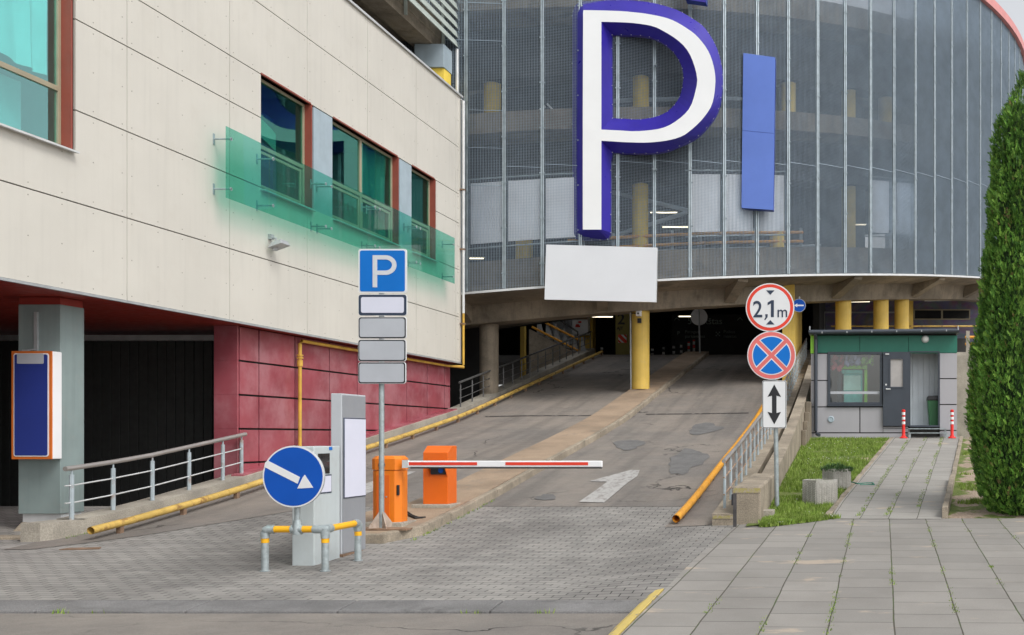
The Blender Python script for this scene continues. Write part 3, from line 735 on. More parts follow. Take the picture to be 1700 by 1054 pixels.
g.build('clamp', MT['rust_plate'], gp)

# upper deck behind the parapet
ud = thing('upper_parking_deck', 'open concrete parking deck with louvres above the cream roof', 'building', (-14,24,hs[-1]))
g = MB(); g.box(-24,-11.6,14,29.2,11.0+E,11.5+E); g.hexa([(-12.25,14,10.70+E),(-11.62,14,10.70+E),(-11.62,29.2,10.70+E),(-12.25,29.2,10.70+E)],[(-12.4,14,11.0+E),(-11.62,14,11.0+E),(-11.62,29.2,11.0+E),(-12.4,29.2,11.0+E)]); g.build('slab', MT['concrete'], ud)
g = MB(); g.box(-24,-12.2,29.0,29.2,9.0+E,11.0+E); g.box(-20,-19.8,14,29,9+E,11+E); g.build('rear_wall', MT['dark'], ud)
g = MB()
for k in range(9):
    zz = 10.98+.26*k+E
    g.hexa([(-11.24,14,zz+.05),(-11.20,14,zz-.13),(-11.20,29.2,zz-.13),(-11.24,29.2,zz+.05)],[(-11.22,14,zz+.06),(-11.17,14,zz-.13),(-11.17,29.2,zz-.13),(-11.22,29.2,zz+.06)])
for yy in (15,18,21,24,26.5,28.9): g.box(-11.58,-11.51,yy,yy+.06,10.75+E,12.8+E)
g.build('louvre', MT['louvre'], ud)
g = MB(); g.box(-12.1,-11.3,28.35,28.95,10.06+E,10.695+E); g.build('column_head', MT['blue_grey'], ud, bev=.01)
g = MB(); g.box(-11.9,-11.32,28.42,28.9,8.9+E,10.055+E); g.build('column', MT['yellow_bright'], ud)
g = MB(); g.hexa([(-14.8,27.6,9.96+E),(-12.0,28.2,9.96+E),(-12.0,28.4,9.96+E),(-14.8,27.8,9.96+E)],[(-14.8,27.6,10.12+E),(-12.0,28.2,10.12+E),(-12.0,28.4,10.12+E),(-14.8,27.8,10.12+E)]); g.build('brace', MT['blue_grey'], ud)
g = MB(); g.tube([(-11.2,29.05,8.5+E),(-11.2,29.05,10.8+E)],.05,10); g.build('drain_pipe', MT['metal_light'], ud)

# ================================================================ ROUND TOWER
CX, CY, R = -12.2665, 29+19.782, 19.782
PH, DA = .06667, .05227
def ring(a, r, z): return Vector((CX+r*math.sin(a), CY-r*math.cos(a), z))
def ia(a): return (a-PH)/DA
def hb(a): return 3.955+.1022*ia(a)+E
def hbi(i): return 3.955+.1022*i+E
def ang_at(px, r):             # angle of the point of circle r seen at photo column px
    lo, hi = -.6, 1.35
    for _ in range(60):
        m = (lo+hi)/2; q = ring(m, r, 0)
        if PX+F*q.x/q.y < px: lo = m
        else: hi = m
    return lo
TOP = 16.05+E
tw = thing('parking_tower', 'round parking tower wrapped in grey wire mesh above the ramp', 'building', (CX,CY,0))
for i in range(-2,44):
    a0, a1 = PH+DA*i, PH+DA*(i+1)
    p0, p1 = ring(a0,R,0), ring(a1,R,0); t = (p1-p0); L = t.length; t.normalize(); nrm = Vector((t.y,-t.x,0))
    zb0, zb1 = hbi(i), hbi(i+1)
    g = MB()
    NB = 24
    for k in range(1,NB):
        q = p0+t*(L*k/NB); zb = zb0+(zb1-zb0)*k/NB; w = t*.0019; d = nrm*.017
        c = [q-w-d,q+w-d,q+w+d,q-w+d]; n = len(g.v)
        g.v += [(*x[:2],zb) for x in c]+[(*x[:2],TOP) for x in c]
        for f in ((0,1,5,4),(1,2,6,5),(2,3,7,6),(3,0,4,7)): g.f.append(tuple(n+j for j in f)); g.m.append(0)
    z = zb1+.02
    s1, s2 = p0+t*.02, p1-t*.02
    while z < TOP:
        h = .0022; off = nrm*.009; dd = nrm*.002; n = len(g.v)
        for q in (s1,s2):
            for e, zz in ((-1,z-h),(1,z-h),(1,z+h),(-1,z+h)): g.v.append((q.x+off.x+dd.x*e, q.y+off.y+dd.y*e, zz))
        for f in ((0,1,5,4),(1,2,6,5),(2,3,7,6),(3,0,4,7)): g.f.append(tuple(n+j for j in f)); g.m.append(0)
        z += .0433
    for zz in (7.45,) if i > 0 else (7.0,8.05,9.1,11.05,12.1):
        zz += E+ .1022*max(0,i)
        g.hexa([s1+nrm*.012+Vector((0,0,zz)),s2+nrm*.012+Vector((0,0,zz)),s2+nrm*.024+Vector((0,0,zz)),s1+nrm*.024+Vector((0,0,zz))],[s1+nrm*.012+Vector((0,0,zz+.014)),s2+nrm*.012+Vector((0,0,zz+.014)),s2+nrm*.024+Vector((0,0,zz+.014)),s1+nrm*.024+Vector((0,0,zz+.014))])
    g.build('mesh_panel', MT['mesh'], tw, orient=False)
    # mullion with bolts
    g = MB(); a = a0; e = Vector((math.sin(a),-math.cos(a),0)); u = Vector((math.cos(a),math.sin(a),0))
    for (r0,r1,w0,w1) in ((.02,.035,-.046,-.010),(.02,.035,.010,.046),(-.05,.02,-.046,-.036),(-.05,.02,.036,.046),(-.06,-.05,-.046,.046)):
        b = [p0+e*r0+u*w0, p0+e*r0+u*w1, p0+e*r1+u*w1, p0+e*r1+u*w0]
        g.hexa([(*q[:2],zb0+.08) for q in b], [(*q[:2],TOP-.02) for q in b])
    z = zb0+.3+.2*((i*7)%3)
    while z < TOP:
        for w in (-.09,.09):
            g.lathe(p0+e*.05+u*w*.62+Vector((0,0,z)), [(.024,0),(.020,-.02)], 6, 'y')
        z += 1.27
    g.build('mullion', MT['mullion'], tw)
AA = fr(-.35,2.75,150)
# bottom trim, slab, beam, ribs
g = MB(); g.grid(lambda t, a: ring(a, (R+.03,R+.06,R+.06,R+.03)[t], hb(a)+(.06,.06,.0,.0)[t]), [0,1,2,3], AA); g.build('bottom_trim', MT['metal_light'], tw, smooth=True)
def sect(prof, name, mat, angs=AA, smooth=False):
    g = MB(); k = len(prof)
    g.grid(lambda t, a: ring(a, R+prof[t % k][0], hb(a)+prof[t % k][1]), list(range(k+1)), angs)
    return g.build(name, mat, tw, smooth=smooth)
sect([(-.05,.0),(-.05,.24),(-7.2,.24),(-7.2,-.05),(-2.3,-.05),(-2.2,-.66),(-1.35,-.66),(-1.25,-.14),(-.6,-.08)], 'floor_slab', MT['concrete_dk'])
sect([(-.50,.28),(-.50,.98),(-.72,.98),(-.72,.28)], 'parapet', MT['concrete_dk'])
sect([(-.50,4.62),(-.50,5.2),(-.75,5.2),(-.75,5.0),(-7.2,5.0),(-7.2,4.75),(-.8,4.75),(-.75,4.62)], 'second_slab', MT['concrete_dk'])
sect([(-.50,8.12),(-.50,8.8),(-.75,8.8),(-.75,8.55),(-7.2,8.55),(-7.2,8.25),(-.8,8.25),(-.75,8.12)], 'third_slab', MT['concrete_dk'])
for i in range(-2,25,4):
    g = MB()
    for w in (-.012,):
        a = PH+DA*(i+1.6); u = Vector((math.cos(a),math.sin(a),0))*.16
        for s in (0,):
            q = [ring(a,R-.08,hb(a)-.01),ring(a,R-1.3,hb(a)-.08),ring(a,R-1.3,hb(a)-.60),ring(a,R-.12,hb(a)-.10)]
            g.hexa([p-u for p in q],[p+u for p in q])
    g.build('cantilever_rib', MT['concrete_dk'], tw)
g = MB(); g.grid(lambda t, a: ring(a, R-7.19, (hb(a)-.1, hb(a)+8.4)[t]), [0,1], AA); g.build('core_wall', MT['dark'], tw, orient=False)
g = MB(); g.grid(lambda t, a: ring(a, (R-.1,R+.16,R+.16,R-.1)[t % 4], (TOP-.02,TOP-.02,TOP+.30,TOP+.30)[t % 4]), [0,1,2,3,4], AA); g.build('roof_rim', MT['pink'], tw, smooth=True)
for i in (0,1,2,6,7,8,12,13):
    a0, a1 = PH+DA*i+.004, PH+DA*(i+1)-.004
    g = MB(); f = MB()
    z0 = 1.42; z1 = 3.12
    for a, b in ((a0,a1),):
        g.hexa([ring(a,R-.16,hb(a)+z0),ring(b,R-.16,hb(b)+z0),ring(b,R-.13,hb(b)+z0),ring(a,R-.13,hb(a)+z0)],[ring(a,R-.16,hb(a)+z1),ring(b,R-.16,hb(b)+z1),ring(b,R-.13,hb(b)+z1),ring(a,R-.13,hb(a)+z1)])
    o = g.build('infill_panel', MT['infill'], tw)
for r0, dz, nm, mt in ((.16,3.24,'tube_rail','steel'),(.16,1.30,'tube_rail','steel')):
    for s, e in ((-1,3.0),(5.9,9.1),(11.9,14)):
        g = MB(); g.tube([ring(PH+DA*k, R-r0, hbi(k)+dz) for k in fr(s,e,10)], .022, 8); g.build(nm, MT[mt], tw)
g = MB()
for dz in (1.45,1.75): g.tube([ring(PH+DA*k, R-2.4, hbi(k)+dz) for k in fr(2.5,11,20)], .05, 8)
g.build('guard_rail', MT['orange_pipe'], tw)
g = MB()
for k in range(3,12): p = ring(PH+DA*k, R-2.5, hbi(k)); g.box(p.x-.04,p.x+.04,p.y-.04,p.y+.04,p.z+.2,p.z+1.9)
g.tube([ring(PH+DA*3,R-2.6,hbi(3)+1.35),ring(PH+DA*12,R-2.6,hbi(12)+1.35)],.04,6)
g.build('guard_post', MT['brace'], tw)
# interior columns
def icol(px, r, z0, z1, rad=.26):
    a = ang_at(px, r); p = ring(a, r, 0); g = MB()
    g.lathe((p.x,p.y,0), [(rad,hb(a)+z0),(rad,hb(a)+z1)], 20); g.build('inner_column', MT['yellow_bright'], tw, smooth=True)
for px, z0, z1 in ((818,5.0,6.75),(1064,5.0,6.75),(1063,.25,3.4),(1309,5.0,6.75),(1409,5.0,6.75),(1409,.25,3.4),(1290,.25,3.4),(870,.25,3.4),(1470,5.0,6.75)): icol(px, R-2.6, z0, z1, .25)
sect([(-2.2,3.4),(-2.2,4.74),(-3.0,4.74),(-3.0,3.4)], 'added_ring_beam', MT['dark'])  # added beam, coloured dark in place of the shaded ceiling above the columns
sect([(-2.2,6.75),(-2.2,8.24),(-3.0,8.24),(-3.0,6.75)], 'added_ring_beam', MT['dark'])  # added upper beam, dark for the same shaded ceiling
def bar(px0,py0,px1,py1,r0,r1,rad,mat,name):
    p = []
    for x, y, r in ((px0,py0,r0),(px1,py1,r1)):
        q = ring(ang_at(x,r),r,0); p.append(P(x,y,q.y))
    g = MB(); g.tube(p, rad, 6); g.build(name, MT[mat], tw)
bar(1000,168,1130,164,R-3,R-3,.07,'brace','brace'); bar(1000,315,1142,349,R-3,R-3,.07,'brace','brace'); bar(1030,388,1142,352,R-3,R-3,.07,'brace','brace')
bar(1200,163,1232,164,R-3,R-3,.06,'brace','brace'); bar(888,190,905,176,R-2,R-2,.04,'infill','brace'); bar(908,172,925,190,R-2,R-2,.03,'metal_light','brace')
# tube lamps in the tower and garage
def lamp(p, q, label, rad=.017, on=True):
    c = (p+q)/2
    t = thing('tube_light', label, 'light', (c.x,c.y,c.z), 'fluorescent tube lights in the garage')
    g = MB(); g.tube([p,q],rad,8); g.build('tube', MT['lampglow' if on else 'lampoff'], t)
    g = MB(); d = (q-p).normalized()*.03; u = Vector((0,0,rad)); w = Vector((0,.05,0)); p2, q2 = p-d, q+d
    g.hexa([p2-w+u,q2-w+u,q2+w+u,p2+w+u],[p2-w+u*2.6,q2-w+u*2.6,q2+w+u*2.6,p2+w+u*2.6]); g.build('housing', MT['metal_light'], t)
def rl(x0,y0,x1,y1,r,label):
    q0 = ring(ang_at(x0,r),r,0); q1 = ring(ang_at(x1,r),r,0); D = (q0.y+q1.y)/2
    lamp(P(x0,y0,D), P(x1,y1,D), label)
rl(1206,72,1274,78,R-4,'lit tube light at the top of the tower right of the letter P')
rl(1112,133,1136,135,R-4,'short lit tube light seen through the bowl of the letter P')
rl(1022,187,1046,187,R-3,'lit tube light low inside the bowl of the letter P')
rl(1195,184,1229,183,R-4,'lit tube light just left of the blue vertical panel, upper one')
rl(1212,257,1229,258,R-4,'lit tube light just left of the blue vertical panel, lower one')
rl(1080,353,1124,353,R-4,'lit tube light behind the mesh below the letter P, upper one')
rl(1100,377,1142,377,R-4,'lit tube light behind the mesh below the letter P, lower one')
rl(780,429,803,429,R-2.4,'lit tube light behind the mesh at the left end of the tower')
rl(1412,373,1438,373,R-3,'lit tube light behind the mesh right of the blue vertical panel')

# letter P
def resamp(pts, n):
    pts = [Vector(p) for p in pts]; d = [0]
    for a, b in zip(pts, pts[1:]): d.append(d[-1]+(b-a).length)
    out = []
    # catmull-rom
    def cr(i, t):
        p0 = pts[max(0,i-1)]; p1 = pts[i]; p2 = pts[i+1]; p3 = pts[min(len(pts)-1,i+2)]
        return .5*((2*p1)+(p2-p0)*t+(2*p0-5*p1+4*p2-p3)*t*t+(3*p1-p0-3*p2+p3)*t**3)
    for k in range(n):
        s = d[-1]*k/n; i = max(j for j in range(len(pts)-1) if d[j] <= s+1e-9)
        out.append(cr(i, (s-d[i])/(d[i+1]-d[i])))
    return out
def lz(px): return [P(x,y,1.0) for x,y in px]
PD = 29.25
def px3(p, dep): D = PD+dep; return P(p[0], p[1], D)
o_seg = [[(952.6,388),(952.5,200),(952.5,30)],[(952.5,30),(955.5,17),(961,9.5),(970,6)],[(970,6),(1025,4),(1060,5),(1092,10),(1125,20),(1152,35),(1171.5,50),(1190,80),(1198.5,110),(1200.4,133),(1198,166),(1190,193),(1173,216),(1157,231),(1140,240),(1108,253),(1075,257),(1045,257),(1019,255.6)],[(1019,255.6),(1016.5,270),(1016.5,320),(1016,388)],[(1016,388),(1013,396),(1008,399.5),(985,400.5),(962,399.5),(955,395),(952.6,388)]]
w_seg = [[(967.5,381),(967.5,200),(968,40)],[(968,40),(968,30),(968,22),(968.5,16.6)],[(968.5,16.6),(1025,18),(1050,20),(1075,23),(1112,31.5),(1142,48),(1160,63),(1176.5,86),(1185.5,113),(1187.5,139.5),(1182,173),(1166.6,197),(1148,215),(1132,226),(1108,233),(1075,236.5),(1040,236),(1015,234.5),(998.4,233.5)],[(998.4,233.5),(998.4,250),(998.4,320),(998.4,381)],[(998.4,381),(990,381),(983,381),(975,381),(967.5,381)]]
oi = [[(1018.5,61.5),(1040,61.5),(1059,62),(1075,64),(1092,69),(1115,84.7),(1130,106),(1136,129.6),(1130,163),(1112,186),(1092,196),(1075,199.5),(1059,201),(1040,200),(1019,199)],[(1019,199),(1018.5,130),(1018.5,61.5)]]
wi = [[(998.4,36),(1035,37),(1059,39),(1075,41.5),(1092,46.5),(1125,66.5),(1145,89.7),(1157,126),(1155,149.5),(1145,179),(1125,199),(1099,212.6),(1059,217.6),(1030,216.5),(998.4,215)],[(998.4,215),(998.4,120),(998.4,36)]]
cnt = [8,8,60,8,12]
def cont(segs, cn, dep):
    out = []
    for s, n in zip(segs, cn): out += [px3((q.x,q.y),dep) for q in resamp([Vector((x,y,0)) for x,y in s], n)]
    return out
lp = thing('letter_sign', 'giant blue letter P with white face on the mesh tower', 'letter sign', P(985,400,PD+.3))
Ob, Wb = cont(o_seg,cnt,.55), cont(w_seg,cnt,.0)
Of = [p+Vector((0,-.16,0)) for p in Ob]
Oib, Wib = cont(oi,[40,10],.55), cont(wi,[40,10],.0)
Oif = [p+Vector((0,-.16,0)) for p in Oib]
g = MB()
def loft(A, B):
    for i in range(len(A)):
        j = (i+1) % len(A); g.quad(A[i],A[j],B[j],B[i])
loft(Ob,Of); loft(Of,Wb); loft(Oib,Oif); loft(Oif,Wib)
for ringp in (Of,Oif):
    for i in range(0,len(ringp),2): g.lathe(ringp[i]+Vector((0,-.005,0)), [(.016,0),(.010,-.02)], 5, 'y', 1)
g.build('letter_border', [MT['navy'],MT['metal_light']], lp, smooth=True)
def facemesh(outer, inner, y, name, mat, par):
    tr = tessellate_polygon([outer, inner]); allp = outer+inner; g = MB()
    for t in tr: g.poly([allp[k] for k in t])
    return g.build(name, mat, par, orient=False)
facemesh(Wb, Wib, 0, 'letter_face', MT['letter_white'], lp)
g = MB()
for px in (964,1026,1088,1146):
    p = P(px,110,29.9); g.box(p.x-.03,p.x+.03,PD+.56,29.95,p.z,p.z+.06); g.box(p.x-.03,p.x+.03,PD+.56,29.95,p.z-3,p.z-2.94)
g.build('bracket', MT['steel'], lp)
# blue vertical panel
def slabsign(name, label, cat, pts, D, th, mats, side='blue_side', seam=None):
    q = [P(x,y,D) for x,y in pts]; c = (q[0]+q[1])/2
    t = thing(name, label, cat, c)
    g = MB(); g.prism([p+Vector((0,.003,0)) for p in q], (0,th,0)); g.build('case', MT[side], t, bev=.008)
    if seam is None:
        g = MB(); g.prism([p+Vector((0,-.006,0)) for p in q], (0,.008,0)); g.build('face_sheet', MT[mats], t)
    else:
        l, r = q[0].lerp(q[3], seam), q[1].lerp(q[2], seam); e = Vector((0,0,.006)); o = Vector((0,-.006,0))
        for pp in ([q[0]+o,q[1]+o,r-e+o,l-e+o],[l+e+o,r+e+o,q[2]+o,q[3]+o]):
            g = MB(); g.prism(pp, (0,.008,0)); g.build('face_sheet', MT[mats], t)
    return t
slabsign('vertical_sign', 'blank blue vertical panel right of the giant letter P', 'sign', [(1231,345),(1284,348.5),(1287,95),(1234,88)], 31.0, .30, 'blue_panel', 'blue_side', .5)
slabsign('upper_sign', 'edge of a dark blue sign above the giant letter P at the picture top', 'sign', [(1138,-1),(1172,4),(1174,-60),(1140,-60)], 29.8, .3, 'navy', 'blue_side')
slabsign('white_board', 'large blank white board hanging below the giant letter P', 'board', [(904,497),(1089,501.5),(1091,411),(907,406)], 28.9, .12, 'board', 'metal_light')

# ================================================================ GARAGE INTERIOR
gar = thing('garage_interior', 'dark parking garage interior behind the top of the ramp', 'garage', (-9,45,3.27+E))
FL = 3.27+E
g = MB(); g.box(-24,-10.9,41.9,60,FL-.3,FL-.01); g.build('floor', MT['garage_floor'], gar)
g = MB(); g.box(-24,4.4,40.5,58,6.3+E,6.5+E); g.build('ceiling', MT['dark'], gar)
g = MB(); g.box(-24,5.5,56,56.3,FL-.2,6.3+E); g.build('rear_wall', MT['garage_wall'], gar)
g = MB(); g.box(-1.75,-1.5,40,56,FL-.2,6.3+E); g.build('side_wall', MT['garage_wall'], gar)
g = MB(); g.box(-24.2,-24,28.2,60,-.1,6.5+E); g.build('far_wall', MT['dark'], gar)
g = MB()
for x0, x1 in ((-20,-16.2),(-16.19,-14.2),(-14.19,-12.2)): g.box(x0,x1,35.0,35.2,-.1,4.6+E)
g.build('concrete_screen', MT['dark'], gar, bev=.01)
# signboard with dim text
def text(name, body, size, loc, mat, parent, depth=.004, bold=0, align='LEFT', sx=1.0):
    cu = bpy.data.curves.new(name, 'FONT'); cu.body = body; cu.size = size; cu.extrude = depth/2; cu.offset = bold; cu.align_x = align
    ob = bpy.data.objects.new(name, cu); COL.objects.link(ob)
    dg = bpy.context.evaluated_depsgraph_get(); me = bpy.data.meshes.new_from_object(ob.evaluated_get(dg)); bpy.data.objects.remove(ob)
    me.transform(Matrix.Rotation(math.pi/2,4,'X') @ Matrix.Scale(sx,4,(1,0,0)))
    me.name = name; me.materials.clear(); me.materials.append(mat)
    o = bpy.data.objects.new(name, me); COL.objects.link(o)
    if parent is not None: o.parent = parent; o.location = Vector(loc)-ORG[parent]; ORG[o] = Vector(loc)
    else: o.location = loc
    return o
DIM = M('dim_lettering', (.30,.36,.34), .7, .05)
sb = thing('wall_sign', 'dim dark sign with pale lettering inside the garage entrance', 'sign', P(1190,560,46))
a, b = P(1115,600,46), P(1262,522,46)
g = MB(); g.box(a.x,b.x,46.0,46.1,a.z,b.z); g.build('panel', MT['garage_wall'], sb)
for s, x, y, h in (('\u2191',1117,538,.42),('5 auk\u0161tas',1141,538,.42),('\u2191',1222,538,.42),('P',1124,556,.24),('Patogus\nparkavimas',1137,553,.20),('Puikus\nmaistas',1201,553,.20)):
    p = P(x,y,45.985); text('lettering', s, h, p, DIM, sb)
g = MB(); p = P(1188,558,45.98)
for k in range(3):
    for l in range(3):
        if (k+l) % 2 == 0: g.box(p.x+k*.07,p.x+k*.07+.06,45.975,45.99,p.z+l*.07,p.z+l*.07+.06)
g.build('emblem', DIM, sb)
for x0,y0,x1,D,lab in ((1102,512.5,1150,37.5,'lit tube light at the garage entrance above the round sign back'),(1127,525.3,1160,42,'lit tube light deep in the garage left of the round sign back'),(983,526,1017,42,'lit tube light deep in the garage left of the yellow column')):
    lamp(P(x0,y0,D), P(x1,y0,D), lab)
lamp(P(1413,501,42), P(1444,500.5,42), 'lit tube light between the yellow columns above the booth')
lamp(P(1535,499,44.5), P(1588,498,44.5), 'unlit tube light on the mural wall above the window', .03, False)
# numbered pillar in the garage
np_ = thing('numbered_pillar', 'dim yellow green pillar marked 2 inside the garage with a red and white warning board', 'pillar', P(1033,588,43))
a, b = P(1022,588,43), P(1045,500,43)
g = MB(); g.box(a.x,b.x,43,43.5,FL,6.3+E); g.build('shaft', M('pillar_olive',(.30,.26,.08),.7), np_)
text('numeral', '2', .62, P(1025,538,42.985), MT['black'], np_, bold=.012)
text('lettering', 'AJT', .17, P(1024,547,42.985), MT['black'], np_, bold=.006)
a, b = P(1026.5,569,42.97), P(1040.5,555.5,42.97)
g = MB(); g.box(a.x,b.x,42.965,42.985,a.z,b.z); wb = g.build('warning_board', MT['white'], np_)
w = b.x-a.x; hh = b.z-a.z; y = 42.96
g = MB(); st = lambda pts: g.prism([Vector((a.x+u*w,y,a.z+v*hh)) for u,v in pts], (0,.004,0))
st([(0,1),(0,.72),(.72,0),(1,0),(1,.0),(1,.28),(.28,1)]); st([(0,.42),(0,.14),(.14,0),(.42,0)]); st([(.58,1),(.86,1),(1,.86),(1,.58)])
g.build('stripe', MT['sign_red'], wb)

# columns under the tower
def column(px, r, mat, label, rad=.265, z0=None, name='column', D=None):
    if D is None:
        a = ang_at(px, r); p = ring(a, r, 0); zt = hb(a)-.64
    else: p = P(px,500,D); zt = None; a = math.atan2(p.x-CX, CY-p.y); zt = hb(a)-.64
    zz = rp(p.y)+.1 if z0 is None else z0
    t = thing(name, label, 'column', (p.x,p.y,zz), 'columns carrying the round tower')
    g = MB(); g.lathe((p.x,p.y,0), [(rad,zz),(rad,zt)], 28); g.build('shaft', mat, t, smooth=True)
    return t, p, zz, zt
t, p, zz, zt = column(1063.5, R-1.75, MT['yellow'], 'yellow round column on the island between the two lanes')
g = MB(); g.tube([(p.x-.27,p.y-.1,zz),(p.x-.285,p.y-.1,zt)],.025,8); g.build('cable_duct', MT['metal_grey'], t)
cam_p = p
sc = thing('security_camera', 'white security camera with black box on the yellow island column', 'camera', (p.x+.0,p.y-.3,zt-.4))
q = P(1061,521,p.y-.33)
g = MB(); g.box(q.x-.07,q.x+.07,p.y-.46,p.y-.27,q.z-.07,q.z+.05); g.box(q.x-.09,q.x+.07,p.y-.36,p.y-.26,q.z+.06,q.z+.12); g.build('body', MT['white'], sc, bev=.01)
g = MB(); g.lathe((q.x,p.y-.48,q.z),[(.03,0),(.03,.03)],10,'y'); g.build('lens', MT['black'], sc)
g = MB(); g.tube([(q.x-.05,p.y-.35,q.z),(q.x-.2,p.y-.3,q.z+.03),(q.x-.25,p.y-.12,q.z+.03)],.015,6); g.build('bracket', MT['black'], sc)
g = MB(); g.box(q.x-.05,q.x+.06,p.y-.34,p.y-.25,q.z-.27,q.z-.13); g.build('junction_box', MT['black'], sc)
column(812, R-1.9, MT['concrete_dk'], 'bare grey round column in the dark gap beside the cream building', .27, .2)
column(1400, R-1.75, MT['yellow'], 'yellow column above the left end of the booth roof', .27, 2.74+E)
column(1462.5, R-1.75, MT['yellow'], 'yellow column above the middle of the booth roof', .27, 2.74+E)
column(1497, R-1.75, MT['yellow'], 'yellow column above the booth door', .26, 2.74+E)
g = MB(); p = P(1510,500,39.5); g.box(p.x-.13,p.x+.13,39.3,39.8,2.74+E,5.3+E); tag(g.build('column', MT['yellow'], base=(p.x,39.5,2.74+E)), 'narrow yellow pillar tucked behind the column above the booth door', 'column', 'columns carrying the round tower')
g = MB(); g.box(-2.42,-2.04,33.1,37.6,1.4+E,4.95+E); tag(g.build('wall_pillar', MT['yellow'], base=(-2.2,35,1.5+E)), 'broad yellow wall pillar right of the ramp behind the height limit sign', 'pillar')
g = MB(); g.box(-12.55,-12.39,38.6,38.8,.5,4.6+E); p = P(886,560,38.6); 
tag(g.build('pillar', MT['yellow'], base=(-12.45,38.7,.5)), 'thin yellow pillar beside the stairs left of the ramp', 'pillar')
a, b = P(962,600,43.6), P(984,520,43.6)
g = MB(); g.box(a.x,b.x,43.6,44.1,FL-.3,6.3+E); tag(g.build('pillar', MT['yellow'], base=(a.x,43.6,FL)), 'yellow pillar at the foot of the stairs with a white cabinet', 'pillar')
# white cabinet
cb = thing('cabinet', 'white cabinet with red emblem beside the stairs', 'cabinet', P(965,557,43.3))
a, b = P(951,556,43.3), P(977,524,43.3)
g = MB(); g.box(a.x,b.x,43.2,43.58,a.z,b.z); g.build('body', MT['white'], cb, bev=.01)
g = MB()
for x, y, w in ((960,536,5),(956,541,5),(955,543,8)): p = P(x,y,43.18); g.box(p.x,p.x+w*.025,43.185,43.198,p.z,p.z+.07)
g.build('emblem', MT['sign_red'], cb)
g = MB(); p = P(951,530,43.15); g.box(p.x,p.x+.6,43.1,43.19,p.z,p.z+.07); g.build('shelf', MT['rust_plate'], cb)
# stairs left of ramp
stc = thing('staircase', 'concrete stair with orange rails left of the ramp top', 'stairs', (-12,41,FL-1))
a, b = P(890,553,41.5), P(962,590,41.5)
g = MB()
n = 10
for k in range(n):
    x0 = a.x+(b.x-a.x)*k/n; x1 = a.x+(b.x-a.x)*(k+1)/n; z = a.z+(b.z-a.z)*k/n
    g.box(x0,x1,41.5,43.0,1.5+E,z)
g.prism([Vector((a.x-.2,41.45,1.2+E)),Vector((b.x+.1,41.45,1.2+E)),Vector((b.x+.1,41.45,b.z-.02)),Vector((a.x-.2,41.45,a.z+.14))],(0,-.2,0))
g.build('flight', MT['concrete'], stc)
for dz in (.18,.62):
    g = MB(); g.tube([(a.x-.1,41.3,a.z+dz+.05),(b.x,41.3,b.z+dz)],.045,8); g.build('rail', MT['orange_pipe'], stc)
for k in range(6):
    f = k/5; x = a.x+(b.x-a.x)*f+.1; z = a.z+(b.z-a.z)*f
    g = MB(); g.prism([Vector((x-.02,41.33,z)),Vector((x+.28,41.33,z-.12)),Vector((x+.06,41.33,z+.72)),Vector((x,41.33,z+.72))],(0,.03,0)); g.build('post', MT['metal_grey'], stc)
g = MB(); g.tube([(a.x+.2,41.6,a.z+1.0),(b.x-.1,41.6,b.z+.95),(b.x-.1,41.6,b.z-.1)],.03,8); g.tube([(a.x+.6,41.6,a.z-.2),(a.x+.6,41.6,a.z+.95)],.025,6); g.tube([(a.x+1.1,41.6,a.z-.2),(a.x+1.1,41.6,a.z+.75)],.025,6); g.build('handrail', MT['rail_dark'], stc)
g = MB(); p = P(897,535,45.5); g.box(-13.9,-12.6,47,47.1,FL-1,6.2+E); tag(g.build('door', MT['infill'], base=(-13.2,47,FL)), 'pale door panel behind the stairs', 'door')

# level behind the booth
g = MB(); g.box(-1.45,9,33.9,52,2.5+E,2.74+E); g.box(-1.45,9,33.75,33.9,-.1,2.62+E)
tag(g.build('upper_walkway', MT['concrete_lt'], base=(2,34,0)), 'pale concrete retaining wall and walkway behind the booth', 'wall')
mw = thing('mural_wall', 'dark painted mural wall with a long window behind the columns', 'wall', (3,46,2.74+E))
g = MB(); g.box(-1.45,7.2,46,46.3,2.74+E,6.3+E); g.build('wall_face', MT['mural'], mw)
a, b = P(1517,530.5,45.9), P(1611,513,45.9)
g = MB()
for (x0,x1,z0,z1) in ((a.x,b.x,b.z-.05,b.z),(a.x,b.x,a.z,a.z+.05),(a.x,a.x+.05,a.z+.05,b.z-.05),(b.x-.05,b.x,a.z+.05,b.z-.05),((a.x+b.x)/2-.04,(a.x+b.x)/2+.04,a.z+.05,b.z-.05)): g.box(x0,x1,45.93,45.998,z0,z1)
o = g.build('window', MT['frame_beige'], mw)
g = MB(); g.box(a.x+.03,b.x-.03,45.96,45.985,a.z+.03,b.z-.03); g.build('pane', MT['screen'], o)
a, b = P(1367,560,45.9), P(1500,517,45.9)
g = MB(); g.box(a.x,b.x,45.94,45.998,b.z-.06,b.z); g.box(a.x,a.x+.06,45.94,45.998,a.z,b.z-.06); g.build('door_frame', MT['metal_grey'], mw)
p0, p1 = P(1590,576,40), P(1600,520,40)
g = MB(); g.box(3.7,4.5,42,42.3,2.74+E,3.95+E); tag(g.build('service_cabinet', MT['dark'], base=(4,42,2.74+E)), 'dark cabinet by the mural wall right of the booth roof', 'cabinet')
wr = thing('walkway_rail', 'orange tube barrier with a thin handrail on the walkway beside the conifer', 'railing', (4.2,34.5,2.74+E))
for y in (559.5,571):
    p = P(1605,y,34.6); g = MB(); g.tube([(3.55,34.6,p.z),(6.2,34.6,p.z)],.045,8); g.build('rail', MT['orange_pipe'], wr)
g = MB(); g.box(3.58,3.70,34.55,34.68,2.74+E,3.5+E); g.build('post', MT['concrete_lt'], wr)
